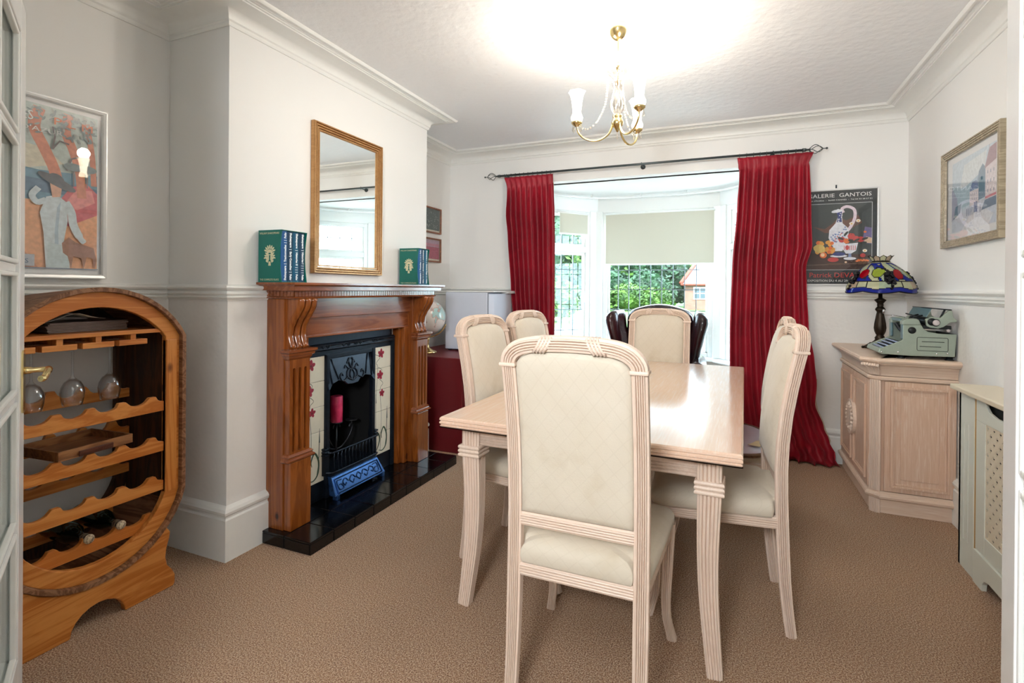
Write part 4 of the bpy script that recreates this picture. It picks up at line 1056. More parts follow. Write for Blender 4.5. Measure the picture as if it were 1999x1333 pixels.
# ------------------------------------------------------------------ curtain pole and curtains
YP=4.300; ZP=2.283
plain('pole_metal',(84,92,94),.35,.8)
cp_=thing('curtain_pole','thin grey metal curtain pole with twisted cage finials above the bay opening','curtain pole',(-.705,YP,ZP),0)
b=MB(); b.tube([(-1.24,0,0),(1.18,0,0)],.0095,12); b.build('rod','pole_metal',cp_)
for s,x0 in ((-1,-1.24),(1,1.18)):
    b=MB(); b.lathe([(.0125,0),(.0125,.022),(.007,.03),(.007,.05)],(0,0,0),12,ax='x')
    if s<0: b.v=[(-v[0],v[1],v[2]) for v in b.v]
    b.v=[(v[0]+x0,v[1],v[2]) for v in b.v]
    for k in range(4):
        a0=k*PI/2; P=[]
        for i in range(13):
            t=i/12; r=.003+.032*math.sin(PI*t); a=a0+1.5*t; P.append((x0+s*(.045+.085*t),r*math.cos(a),r*math.sin(a)))
        b.tube(P,.0026,6,ref=(0,0,1))
    b.tube([(x0+s*.128,0,0),(x0+s*.150,0,0)],.003,6); b.ball((x0+s*.155,0,0),.008,10,8)
    b.build('finial','pole_metal',cp_)
for x in (-1.20,.025,.99):
    b=MB(); b.tube([(x,0,0),(x,.03,-.005),(x,YB-YP-.012,-.005)],.005,8); b.lathe([(.020,0),(.020,.008)],(x,YB-YP-.0115,-.005),16,ax='y'); b.tube([(x,0,.013),(x+.0,.011,.008),(x,.0135,0),(x,.011,-.008),(x,0,-.013)],.003,6); b.build('bracket','pole_metal',cp_)
def m_curt():
    t=NT('red_curtain_fabric'); v=t.coord(); f=t.noise(v,5,3); w=t.noise(t.coord(),900,2)
    t.col(t.ramp(f,[(.3,lin((134,14,34))),(.7,lin((166,24,46)))])); t.set(Roughness=.5); t.b.inputs['Sheen Weight'].default_value=.12; t.b.inputs['Sheen Tint'].default_value=(1,.4,.45,1); t.bump(w,.1,.0006)
m_curt(); plain('curtain_lining',(222,212,190),.8,noise=.02)
def interp(K,z):
    if z>=K[0][0]: return K[0][1]
    for (a,p),(b_,q) in zip(K,K[1:]):
        if z>=b_: t=(a-z)/(a-b_); t=t*t*(3-2*t)*.5+t*.5; return p+(q-p)*t
    return K[-1][1]
def curtain(label,KL,KR,nf,amp,seed,puddle=False,zend=.012):
    rnd=random.Random(seed); root=thing('curtain',label,'curtain',(0,0,0),0,'red curtains on the pole')
    ph=[rnd.uniform(-.35,.35) for _ in range(nf+2)]; am=[rnd.uniform(.65,1.25) for _ in range(nf+2)]
    b=MB(); NZ=90; NX=nf*14; vs=[];fs=[]
    ztop=KL[0][0]
    for i in range(NZ+1):
        t=i/NZ; z=ztop-(ztop-zend)*(t**1.0)
        xl,xr=interp(KL,z),interp(KR,z); hd=max(0,min(1,(ztop-z)/.09)) # header part
        for j in range(NX+1):
            s=j/NX; fi=s*nf; k=int(min(fi,nf-1)); 
            wob=.03*math.sin(2.3*z+k*1.7)*(1-hd*.0)
            a=2*PI*(fi+ph[k]*.18*math.sin(PI*(fi-k))+wob*.5)
            A_=amp*am[k]*(.35+.65*min(1,max(0,(ztop-z-.05)/.25)))
            if hd<1: A_*=.55
            g=math.exp(-((z-(ztop-.075))/.012)**2)  # gathering tape pinch
            y=-A_*(math.sin(a)*.9+.12*math.sin(2*a+1))*(1-.75*g)
            xs_=xr if not puddle else interp([(2.262,.545),(1.0,.520),(.6,.560),(.3,.62),(0,.70)],z); x=xl+(xs_-xl)*s+(xr-xs_)*s**4+.35*A_*math.cos(a)*(1-.6*g)
            if z<.35 and puddle:
                p=(.35-z)/.35; y-=.05*p*p*s; y+=.012*math.sin(13*s*6+z*30)*p; x+=.010*math.sin(z*60+k*2.0)*p
            vs.append((x,YP+y-.012,z))
    for i in range(NZ):
        for j in range(NX): fs.append((i*(NX+1)+j,i*(NX+1)+j+1,(i+1)*(NX+1)+j+1,(i+1)*(NX+1)+j))
    b.add(vs,fs,smooth=True); o=b.build('curtain_fabric','red_curtain_fabric',root,fix=False); m=o.modifiers.new('t','SOLIDIFY'); m.thickness=.002; m.offset=1
    # lining
    b=MB(); vs=[];fs=[]
    for i in range(31):
        z=ztop-.06-(ztop-.08)*i/30; xl,xr=interp(KL,z)+.02,interp(KR,z)+(.028 if (puddle and .12<z<.62) else -.015)
        for j in range(13): vs.append((xl+(xr-xl)*j/12,YP+.068+.005*math.sin(j*1.9),z))
    for i in range(30):
        for j in range(12): fs.append((i*13+j,i*13+j+1,(i+1)*13+j+1,(i+1)*13+j))
    b.add(vs,fs,smooth=True); o=b.build('lining','curtain_lining',root,fix=False); m=o.modifiers.new('t','SOLIDIFY'); m.thickness=.001
    n=11
    for k in range(n):
        x=KL[0][1]+.02+(KR[0][1]-KL[0][1]-.04)*k/(n-1); P=[(x+.003*math.sin(k),YP+.0155*math.cos(a),ZP+.0155*math.sin(a)-.003) for a in [2*PI*i/14 for i in range(14)]]
        rb=MB(); rb.tube(P,.0018,6,ref=(1,0,0),closed=True); rb.tube([(x,YP-.002,ZP-.018),(x,YP-.004,ZP-.032)],.0012,5); rb.build('curtain_ring','pole_metal',root)
    return root
curtain('deep red curtain left of the bay window, behind the fridge',
  [(2.262,-1.904),(2.19,-1.878),(1.92,-1.886),(1.73,-1.866),(1.27,-1.829),(.90,-1.795),(0,-1.75)],[(2.262,-1.440),(2.19,-1.438),(1.7,-1.428),(1.0,-1.425),(0,-1.42)],9,.030,3)
curtain('deep red curtain right of the bay window, its hem trailing on the carpet',
  [(2.262,.036),(2.19,.046),(1.9,.032),(1.44,.0),(.97,-.012),(.5,-.01),(0,.05)],[(2.262,.545),(2.19,.515),(1.8,.522),(1.58,.530),(1.43,.492),(1.28,.496),(.985,.511),(.76,.549),(.58,.566),(.43,.556),(.28,.612),(.10,.675),(0,.705)],8,.042,5,puddle=True)
# ------------------------------------------------------------------ roller blinds and bay curtain track
def m_blind():
    t=NT('beige_blind_fabric'); t.col(lin((206,202,186))); t.set(Roughness=.8); tl=t.n('ShaderNodeBsdfTranslucent'); tl.inputs['Color'].default_value=lin((214,208,190))
    mx=t.n('ShaderNodeMixShader'); mx.inputs[0].default_value=.10; t.l(t.b.outputs[0],mx.inputs[1]); t.l(tl.outputs[0],mx.inputs[2]); t.l(mx.outputs[0],t.t.nodes['Material Output'].inputs['Surface'])
m_blind()
def blind(label,a,c,z0,z1):
    a=Vector(a);c=Vector(c);L_=(c-a).length; u=(c-a).normalized()
    root=thing('roller_blind',label,'blind',(a.x,a.y,0),math.atan2(u.y,u.x),'roller blinds in the bay')
    b=MB(); b.box(0,L_,-.001,.001,z0,z1); b.build('blind_fabric','beige_blind_fabric',root)
    b=MB(); b.tube([(-.01,.012,z1+.006),(L_+.01,.012,z1+.006)],.012,12); b.build('roller','white_satin',root)
    b=MB(); b.box(0,L_,-.006,.006,z0-.012,z0+.004); b.build('bottom_bar','white_satin',root,bevel=.002)
blind('beige roller blind half lowered over the wide centre window',(-1.185,5.262),(-.148,5.262),1.515,2.018)
blind('short beige roller blind lowered on the left side bay window',(-1.565,4.895),(-1.352,5.168),1.815,2.012)
tk_=MB(); pts=curve2([(-1.66,4.60),(-1.56,4.86),(-1.30,5.12),(-.98,5.21),(-.69,5.225),(-.40,5.21),(-.08,5.12),(.18,4.86),(.28,4.60)],6)
tk_.sweep([(-.006,-.011),(.006,-.011),(.006,.011),(-.006,.011)],[(x,y,2.178) for x,y in pts],ref=(0,0,1)); o=tk_.build('curtain_track','white_gloss'); tag(o,'curved white curtain track fixed under the bay ceiling, carrying nothing','curtain track')
for (x,y) in pts[3::9]:
    b=MB(); b.box(x-.008,x+.008,y-.006,y+.012,2.17,2.2135); b.build('track_bracket','white_gloss',o)
sw=thing('wall_switch','small white switch on the post between the left and centre windows','switch',(-1.362,5.148,1.158),math.atan2(.787,.617))
b=MB(); b.box(-.018,.018,-.010,.014,-.032,.032); b.build('plate','white_gloss',sw,bevel=.003)
b=MB(); b.box(-.006,.006,-.015,-.009,-.010,.010); b.build('rocker','white_satin',sw,bevel=.002)
# ------------------------------------------------------------------ leather wing chair
def m_leather():
    t=NT('dark_leather'); v=t.coord(); f=t.noise(v,4,3); g=t.noise(v,140,3); t.col(t.ramp(f,[(.35,lin((26,16,20))),(.65,lin((58,20,24)))])); t.set(Roughness=.24); t.b.inputs['Coat Weight'].default_value=.3; t.bump(g,.25,.001)
m_leather(); wood('dark_leg_wood',(40,20,12),(70,38,22),'Z',6,.3)
wc=thing('wing_chair','very dark leather wing chair in the bay, behind the far dining chair','armchair',(-.578,4.62,0),R(1))
b=MB(); ol=[(-.27,.38),(.27,.38),(.285,.6),(.29,.85),(.285,1.02),(.25,1.070),(.19,1.092),(.12,1.112),(.05,1.124),(0,1.126),(-.05,1.124),(-.12,1.112),(-.19,1.092),(-.25,1.070),(-.285,1.02),(-.29,.85),(-.285,.6)]
ol=roundpoly(ol,.03,2)
cushion(b,ol,[(.10,.12),(.03,.118),(.0,.095),(-.004,.06),(0,.02),(.012,-.005),(.04,-.022),(.09,-.034),(.16,-.040)],mapf=lambda x,z,h:(x,.10+h+.06*(z-.6),z))
b.build('backrest','dark_leather',wc)
for (x,z) in [(-.16,.95),(0,.95),(.16,.95),(-.08,.82),(.08,.82),(-.16,.69),(0,.69),(.16,.69)]:
    b=MB(); b.ball((x,.10+.06*(z-.6)-.036,z),.011,10,6,(1,.6,1)); b.build('button','dark_leather',wc)
for s in (-1,1):
    # wing: rounded slab standing on the arm, thick rolled front edge
    b=MB(); N=16; vs=[];fs=[]; prof=[]
    for k in range(22):
        a=2*PI*k/22; prof.append((math.cos(a),math.sin(a)))
    K=[(.60,.268,.040,.17),(.68,.278,.044,.17),(.76,.290,.046,.18),(.84,.306,.050,.20),(.92,.322,.055,.215),(.98,.332,.060,.22),(1.02,.335,.058,.215),(1.05,.330,.046,.20),(1.068,.322,.026,.17),(1.074,.315,.006,.12)]
    for (z,cx,rx,ry) in K:
        for (c_,d_) in prof:
            w=rx*(1.18 if d_<-.5 else .82); x=cx+w*c_; y=-.04+ry*math.copysign(abs(d_)**.6,d_)
            x+= .06*max(0,-(y)/.2)*.5
            vs.append((s*x,y,z))
    n=len(prof)
    for i in range(len(K)-1):
        for j in range(n): fs.append((i*n+j,i*n+(j+1)%n,(i+1)*n+(j+1)%n,(i+1)*n+j))
    fs+=[list(range(n)),[(len(K)-1)*n+j for j in range(n)]]
    b.add(vs,fs,smooth=True); b.build('wing','dark_leather',wc)
    # tuft buttons inside of the wing
    b=MB(); 
    for y,z in ((-.10,.93),(-.03,.80)): b.ball((s*(.275),y,z),.010,8,6)
    # arm: roll with scroll front
    b=MB(); b.tube([(s*.335,.12,.635),(s*.340,-.15,.640),(s*.340,-.40,.635),(s*.340,-.425,.635)],[.060,.064,.066,.058],20,ref=(0,0,1)); b.box(*sorted((s*.285,s*.385)),-.40,.12,.22,.62); b.build('arm','dark_leather',wc,bevel=.01)
    b=MB(); P=[]
    for i in range(30):
        a=i/29*4*PI; r=.058*(1-.75*i/29); P.append((s*(.340+r*math.cos(a)),-.428,.635+r*math.sin(a)))
    b.tube(P,.005,6,ref=(0,1,0)); b.lathe([(.055,-.426),(.05,-.430),(0,-.431)],(s*.34,0,.635),24,ax='y'); b.build('arm_scroll','dark_leather',wc)
    for y in (-.37,.16):
        b=MB(); b.tube([(s*.32,y,.22),(s*.325,y-.01 if y<0 else y+.02,.10),(s*.33,y-.015 if y<0 else y+.05,0)],[.03,.022,.018],10); b.build('leg','dark_leg_wood',wc)
b=MB(); cushion(b,roundpoly([(-.28,-.43),(.28,-.43),(.28,.08),(-.28,.08)],.05,4),[(.02,.37),(0,.39),(-.004,.43),(.004,.465),(.03,.485),(.09,.495),(.18,.50)]); b.build('seat_cushion','dark_leather',wc)
b=MB(); b.box(-.285,.285,-.41,.14,.20,.37); b.build('seat_base','dark_leather',wc,bevel=.015)
# ------------------------------------------------------------------ gallery poster on the back wall
GX,GZ=.475,1.297
plain('poster_black',(44,50,54),.45,noise=.05)
gp=framed('gallery_poster','tall dark gallery poster with a painted jug and fruit, half behind the right curtain','poster',mat4((GX,YB-.002,GZ),(1,0,0),(0,0,1)),.490,.700,.010,'silver_frame',.016)
A=Art(mat4((0,0,.0045),(1,0,0),(0,1,0)))
A.rect('poster_black',.010,.480,.010,.690)
px0,px1,py0,py1=.035,.450,.115,.595
A.rect('art_line',px0-.003,px1+.003,py0-.003,py1+.003,(206,212,214))
A.rect('art_still_ground',px0,px1,py0,py1,(62,70,72))
def g(u,v): return (px0+(px1-px0)*u,py0+(py1-py0)*v)
def G(l): return [g(*p) for p in l]
A.poly('art_brown_haze',G([(.12,.66),(.30,.62),(.42,.70),(.52,.80),(.62,.74),(.80,.82),(.86,.70),(.70,.62),(.50,.56),(.30,.56)]),(108,74,66))
A.poly('art_dusk',G([(.86,.40),(1,.38),(1,.62),(.90,.64)]),(112,104,150)); A.poly('art_dusk_light',G([(.88,.40),(1,.39),(1,.47),(.92,.49)]),(220,190,160))
A.poly('art_table',G([(0,0),(1,0),(1,.22),(0,.26)]),(66,46,42)); A.poly('art_table_edge',G([(0,.06),(1,.09),(1,.10),(0,.075)]),(110,90,82))
def E_(n,u,v,ru,rv,c=None,rot=0): x,y=g(u,v); A.ell(n,x,y,ru*(px1-px0),rv*(py1-py0),c,rot)
# jug
A.line('art_porcelain_pink',curve2(G([(.58,.86),(.56,.92),(.64,.95),(.74,.90),(.75,.78),(.70,.66),(.64,.58)]),6),.020,(226,210,224))
A.poly('art_porcelain',G([(.44,.89),(.50,.92),(.57,.90),(.56,.80),(.57,.70),(.66,.62),(.66,.48),(.60,.36),(.57,.28),(.46,.28),(.42,.36),(.36,.48),(.37,.60),(.46,.70),(.50,.80),(.48,.86)]),(222,226,236))
A.poly('art_cobalt',G([(.48,.86),(.56,.88),(.55,.80),(.56,.72),(.48,.72),(.50,.80)]),(52,66,128))
E_('art_porcelain',.46,.885,.06,.022,rot=.2)
for k in range(26):
    E_('art_porcelain_blue',random.uniform(.40,.63),random.uniform(.40,.64),.016,.010,(120,142,190),rot=random.random()*3)
for k in range(9): E_('art_rose_motif',random.uniform(.44,.62),random.uniform(.42,.60),.012,.009,(196,96,96))
for k in range(8): E_('art_porcelain',random.uniform(.49,.56),random.uniform(.73,.86),.010,.008)
E_('art_cobalt',.515,.235,.10,.028); E_('art_porcelain',.515,.205,.13,.02); E_('art_cobalt',.515,.225,.09,.018)
# melon and grapes
for k in range(34): E_('art_amber' if k%3 else 'art_orange',random.uniform(.14,.44),random.uniform(.26,.42),.030,.026,(224,160,74) if k%3 else (222,112,52))
E_('art_melon',.22,.32,.09,.065,(216,190,110),rot=-.3); E_('art_orange',.28,.22,.055,.045,(222,112,52)); E_('art_peach',.27,.225,.030,.028,(240,206,170))
E_('art_red',.43,.15,.085,.035,(196,66,66)); E_('art_wood_dish',.46,.085,.13,.018,(96,70,56))
# openwork bowl with fruit
for (u,v,r) in ((.56,.45,.05),(.63,.43,.045),(.70,.50,.055),(.77,.46,.05),(.84,.45,.05)): E_('art_red' if r>.047 else 'art_orange',u,v,r,r*.85)
for (u,v,rr) in ((.62,.54,.9),(.70,.43,-.3),(.78,.44,.5),(.54,.47,-.4),(.88,.40,.1),(.90,.46,.3)): E_('art_leaf_dark',u,v,.050,.016,(44,54,52),rot=rr)
A.poly('art_porcelain',G([(.56,.38),(.80,.40),(.77,.28),(.70,.24),(.62,.24),(.58,.30)]))
for k in range(7): A.line('art_red',G([(.60+.026*k,.29),(.595+.028*k,.36)]),.004)
E_('art_red',.64,.33,.03,.035)
A.poly('art_porcelain_blue',G([(.66,.24),(.70,.24),(.705,.18),(.655,.18)])); E_('art_porcelain',.68,.165,.095,.022)
# flowers, berries
for (u,v) in ((.80,.73),(.70,.69),(.90,.28),(.30,.06)):
    if v>.2 : E_('art_daisy',u,v,.034,.024,(236,230,216)); E_('art_amber',u,v-.003,.012,.010)
A.line('art_leaf_dark',G([(.79,.71),(.74,.62),(.70,.52)]),.003)
E_('art_orange',.90,.56,.022,.016); E_('art_red',.87,.21,.04,.03)
E_('art_wood_dish',.86,.12,.11,.045)
for k in range(14): E_('art_orange',.78+.013*k,.125+.02*random.random(),.014,.012)
E_('art_peach',.62,.11,.018,.014)
A.build('still_life_print',gp)
plain('letter_red',(206,66,60),.5,noise=.01)
def TG(txt,size,mat,x,y,w): text_obj(txt,size,mat,'lettering',gp,Matrix.Translation((x,y,.0125)),width=w)
TG('GALERIE  GANTOIS',.040,'letter_white',.045,.642,.398)
TG('11, Rue d\'Antibes  -  06400 CANNES  -  Tel 04 93 38 57 01',.013,'letter_white',.030,.617,.415)
TG('Patrick DEVA...'.replace('...',''),.050,'letter_red',.060,.058,.285)
TG('EXPOSITION DU 4 AU 29 A',.022,'letter_white',.050,.026,.275)
hk=thing('picture_hook','small dark nail hook in the wall above the gallery poster','hook',(.705,YB,2.018))
b=MB(); b.box(-.004,.004,-.006,-.001,-.012,.012); b.build('plate','black_iron',hk); b=MB(); b.tube([(0,-.004,.008),(0,-.016,.006)],.002,6); b.build('nail','black_iron',hk)
# ------------------------------------------------------------------ watercolour on the right wall
wood('taupe_frame_wood',(146,134,112),(190,176,150),'Z',9,.35)
pr=[(0,0),(0,.9)]+[x for k in range(4) for x in ((.05+k*.24,1.0-k*.08),(.20+k*.24,1.0-k*.08),(.24+k*.24,.86-k*.08))]+[(1,.4)]
wp=framed('framed_watercolour','framed pale blue watercolour of a town street on the right wall','picture',mat4((XR-.001,3.695,1.500),(0,-1,0),(0,0,1)),.706,.535,.042,'taupe_frame_wood',.028,prof=pr)
A=Art(mat4((0,0,.0045),(1,0,0),(0,1,0)))
A.rect('mount_white',.03,.676,.03,.505)
a0,a1,b0,b1=.100,.618,.080,.460
def w_(u,v): return (a0+(a1-a0)*u,b0+(b1-b0)*v)
def Wp(l): return [w_(*p) for p in l]
A.rect('wc_sky',a0,a1,b0,b1,(204,220,232)); A.poly('wc_sky_light',Wp([(.2,.6),(.75,.62),(.8,.95),(.3,.9)]),(222,230,234))
A.poly('wc_mist',Wp([(0,.30),(.65,.34),(.62,.68),(.3,.58),(0,.66)]),(176,200,214))
A.poly('wc_ground',Wp([(0,0),(1,0),(1,.34),(.6,.34),(.4,.30),(0,.20)]),(206,214,228)); A.poly('wc_path',Wp([(.25,0),(.55,.30),(.62,.30),(.95,.12),(.85,0)]),(224,226,232))
A.poly('wc_tree',Wp([(.58,.34),(.80,.36),(.80,.72),(.72,.80),(.64,.72),(.60,.58)]),(126,150,172)); A.poly('wc_tree_deep',Wp([(.62,.46),(.76,.44),(.76,.62),(.66,.64)]),(96,132,152))
A.poly('wc_house_wall',Wp([(.78,.30),(1,.30),(1,.80),(.78,.72)]),(226,216,220)); A.poly('wc_roof',Wp([(.76,.72),(1,.78),(1,.98),(.86,.96)]),(172,142,152)); A.line('wc_roof',Wp([(.86,.96),(.86,1.0)]),.003)
for r_ in range(3):
    for c_ in range(3): x,y=w_(.83+.06*c_,.42+.12*r_); A.rect('wc_window',x-.003,x+.003,y-.008,y+.008,(110,128,160))
A.poly('wc_awning',Wp([(.78,.33),(1,.34),(1,.37),(.78,.36)]),(206,130,140)); A.poly('wc_shop',Wp([(.70,.20),(1,.22),(1,.33),(.78,.32)]),(128,144,166))
A.poly('wc_house_wall',Wp([(.44,.30),(.64,.32),(.64,.50),(.44,.50)])); A.poly('wc_slate',Wp([(.44,.50),(.64,.52),(.60,.62),(.50,.62)]),(110,132,172))
for r_ in range(2):
    for c_ in range(4): x,y=w_(.475+.04*c_,.38+.07*r_); A.rect('wc_window',x-.002,x+.002,y-.006,y+.006)
A.poly('wc_house_left',Wp([(0,.16),(.14,.26),(.14,.46),(0,.66)]),(170,174,196)); A.poly('wc_tree_deep',Wp([(.04,.18),(.22,.26),(.24,.38),(.10,.36)]))
for u in (.38,.42,.46,.50,.68): A.line('wc_figure',Wp([(u,.18),(u,.28)]),.006,(120,130,160)); 
A.rect('wc_figure',*(w_(.54,.2)[0],w_(.62,.2)[0],w_(.5,.20)[1],w_(.5,.34)[1]))
A.build('watercolour_print',wp)
# ------------------------------------------------------------------ corner sideboard
m_limed('limed_panel','Z',(206,170,144),(214,180,156),.4); m_limed('limed_top','X',(212,182,160),(222,196,174),.35)
SBT=.880
sb=thing('sideboard','limed oak sideboard with canted fluted corner standing in the back right corner','sideboard',(XR-.002,3.95,0))
def P_(pts): return [(x-(XR-.002),y-3.95) for x,y in pts]
YN=3.500; YF_=4.332; XF=.745
def plan(o): # o = overhang
    return [(XR-.003,YF_+min(o,.018)),(XF-o,YF_+min(o,.018)),(XF-o,YN+.045-o*.41),(XF+.045-o*.41,YN-o),(XR-.003,YN-o)]
b=MB(); b.prism(P_(plan(-.012)),.0,.80,'z'); b.build('carcase','limed_panel',sb)
b=MB(); b.prism(P_(plan(-.004)),0,.085,'z'); b.build('plinth','limed_top',sb,bevel=.003)
def mould(o,prof,name): 
    m=MB(); p=P_(plan(0)); m.molding([p[1],p[2],p[3],p[4]],prof,side=1)
    m.molding([p[0],p[1]],prof,side=1); return m.build(name,'limed_top',sb)
m=MB(); p=P_(plan(0)); m.molding(p,[(-.05,.082),(.012,.082),(.020,.090),(.022,.100),(.018,.110),(.006,.118),(.004,.126),(-.05,.126)],side=-1); m.build('base_moulding','limed_top',sb)
m=MB(); m.molding(p,[(-.05,.752),(.008,.752),(.014,.758),(.015,.768),(.010,.776),(-.05,.776)],side=-1); m.build('bead_moulding','limed_top',sb)
pr=[(-.05,.776)]+[(.004+.038*(1-math.cos(PI/2*k/8)),.778+.068*math.sin(PI/2*k/8)) for k in range(9)]+[(.042,.852),(-.05,.852)]
m=MB(); m.molding(p,pr,side=-1); m.build('cove_moulding','limed_top',sb)
pr=[(-.3,.852),(.046,.852),(.056,.856),(.060,.866),(.056,.876),(.046,SBT),(-.3,SBT)]
m=MB(); m.molding(p,pr,side=-1); m.prism(P_(plan(-.02)),.8525,SBT-.0003,'z'); m.build('top','limed_top',sb)
# canted fluted pilaster
q2,q3=Vector(p[2]),Vector(p[3]); d=(q3-q2); Lc=d.length; u=d.normalized(); n_=Vector((u.y,-u.x)); n_=n_ if n_.x<0 else -n_
b=MB(); c=(q2+q3)/2
b.sweep(reed(Lc*.98,.026,5,1,.0045),[(c.x+n_.x*.002,c.y+n_.y*.002,.126),(c.x+n_.x*.002,c.y+n_.y*.002,.752)],ref=(u.x,u.y,0)); b.build('fluted_pilaster','limed_oak',sb)
b=MB(); b.sweep(reed(Lc*.98,.026,5,1,.0045),[(c.x+n_.x*.002,c.y+n_.y*.002,.0),(c.x+n_.x*.002,c.y+n_.y*.002,.082)],ref=(u.x,u.y,0)); b.build('fluted_pilaster','limed_oak',sb)
for k in range(7):
    s=(k-3)/3; b=MB(); P=[(c.x+u.x*s*.022+n_.x*.012,c.y+u.y*s*.022+n_.y*.012,.780),(c.x+u.x*s*.026+n_.x*.020,c.y+u.y*s*.026+n_.y*.020,.805),(c.x+u.x*s*.034+n_.x*.038,c.y+u.y*s*.034+n_.y*.038,.832),(c.x+u.x*s*.042+n_.x*.050,c.y+u.y*s*.042+n_.y*.050,.842),(c.x+u.x*s*.040+n_.x*.052,c.y+u.y*s*.040+n_.y*.052,.832)]
    b.tube(curve2(P,4),[.006]*9+[.0075]*8,8); b.build('acanthus_leaf','limed_oak',sb)
# panelled door function on a plane
def panel(name,M,w,h,mat,bord=.055):
    b=MB(); O=M
    def bx(x0,x1,y0,y1,z0,z1): 
        o=len(b.v); b.box(x0,x1,y0,y1,z0,z1); b.v[o:]=[tuple(O@Vector(v)) for v in b.v[o:]]
    bx(0,w,0,h,0,.010); 
    # raised frame moulding
    def ring(q0,q1,z0,z1):
        bx(q0,q1,q0,h-q0,z0,z1); bx(w-q1,w-q0,q0,h-q0,z0,z1); bx(q1,w-q1,q0,q1,z0,z1); bx(q1,w-q1,h-q1,h-q0,z0,z1)
    ring(bord-.014,bord,.010,.022); ring(bord,bord+.010,.010,.014); 
    bx(bord+.034,w-bord-.034,bord+.034,h-bord-.034,.010,.014)
    return b.build(name,mat,sb,bevel=.0025)
X_=XF-(XR-.002)
dw=(YF_-.01-(YN+.055))/2
for k in range(2):
    ya=YN+.055+k*dw-3.95
    # door plane faces -x: u = -y direction -> use u=(0,-1,0), v=(0,0,1): n=(-1,0,0)
    M=mat4((X_+.004,ya+dw-.002,.130),(0,-1,0),(0,0,1)); panel('door',M,dw-.004,.616,'limed_panel',.048)
M=mat4((XF+.06-(XR-.002),YN+.004-3.95,.130),(1,0,0),(0,0,1)); panel('side_panel',M,XR-.01-XF-.06,.618,'limed_panel',.040)
yc=YN+.055+dw-3.95; zc=.445; xf=X_-.008
for s,nm in ((-1,1),(1,1)):
    b=MB()
    def half(r0,r1,x0,x1):
        a=[(-s*0+s*0.001+s*0 ,0)]
        P=[]
        for i in range(17):
            t=-PI/2+PI*i/16; P.append((yc+s*(.002+r1*math.cos(t)),zc+r1*math.sin(t)))
        Q=[]
        for i in range(17):
            t=PI/2-PI*i/16; Q.append((yc+s*(.002+r0*math.cos(t)),zc+r0*math.sin(t)))
        b.prism(P+Q,x0,x1,'x')
    half(.001,.112,xf-.010,xf); half(.098,.112,xf-.020,xf-.009); half(.001,.058,xf-.024,xf-.009)
    for i in range(9):
        t=-PI/2+PI*(i+.5)/9; y,z=yc+s*(.002+.077*math.cos(t)),zc+.077*math.sin(t)
        b.tube([(xf-.012,yc+s*(.002+.056*math.cos(t)),zc+.056*math.sin(t)),(xf-.020,y,z),(xf-.012,yc+s*(.002+.097*math.cos(t)),zc+.097*math.sin(t))],[.007,.011,.005],8)
    b.build('medallion','limed_oak',sb,bevel=.002)
# ------------------------------------------------------------------ stained glass lamp
plain('bronze',(56,48,40),.38,.75,noise=.3,bump=.2); plain('lead_came',(26,24,22),.5,.5)
def gm(name,c,e=.0):
    t=NT(name); v=t.coord(); f=t.noise(v,16,3,.6,.6); cc=lin(c); t.col(t.ramp(f,[(.3,tuple(x*.75 for x in cc[:3])+(1,)),(.7,tuple(min(1,x*1.2) for x in cc[:3])+(1,))])); t.set(Roughness=.14)
    tl=t.n('ShaderNodeBsdfTranslucent'); tl.inputs['Color'].default_value=cc; mx=t.n('ShaderNodeMixShader'); mx.inputs[0].default_value=.35; t.l(t.b.outputs[0],mx.inputs[1]); t.l(tl.outputs[0],mx.inputs[2]); t.l(mx.outputs[0],t.t.nodes['Material Output'].inputs['Surface'])
for n0,c0 in (('glass_cream',(206,208,172)),('glass_blue',(24,44,160)),('glass_red',(176,16,34)),('glass_lime',(176,196,70)),('glass_grape',(26,24,34)),('glass_pale_green',(190,206,178)),('glass_rose',(206,186,160))): gm(n0,c0)
tl_=thing('table_lamp','stained glass table lamp with fruit pattern on a bronze base, on the sideboard','lamp',(.905,4.055,SBT))
b=MB()
fl=lambda a,h: 1+.05*math.cos(12*a) if .11<h<.235 else 1
b.lathe([(0,.012),(.060,.012),(.066,.018),(.052,.034),(.034,.050),(.027,.060),(.030,.070),(.024,.080),(.020,.088),(.026,.098),(.028,.105),(.030,.112),(.0335,.135),(.031,.165),(.026,.195),(.021,.225),(.019,.240),(.026,.250),(.029,.257),(.024,.266),(.016,.275),(.018,.285),(.017,.296),(.030,.312),(.034,.318),(.022,.326),(.012,.332),(.010,.40),(.008,.50),(.008,.56)],seg=48,mod=fl)
b.build('stem','bronze',tl_)
b=MB(); b.lathe([(0,.001),(.078,.001),(.080,.006),(.070,.012),(.050,.016),(0,.018)],seg=32,mod=lambda a,h:1+.10*math.cos(4*a))
for k in range(4):
    a=k*PI/2+.2; b.tube([(.05*math.cos(a),.05*math.sin(a),.03),(.075*math.cos(a),.075*math.sin(a),.016),(.096*math.cos(a),.096*math.sin(a),.008)],[.014,.010,.007],8); b.ball((.100*math.cos(a),.100*math.sin(a),.008),.009,8,6)
b.build('base','bronze',tl_)
LZ=1.25-SBT
SP=[(.195,.0),(.192,.030),(.180,.055),(.158,.095),(.128,.135),(.095,.165),(.062,.188),(.048,.196)]
SPc=curve2(SP,5); 
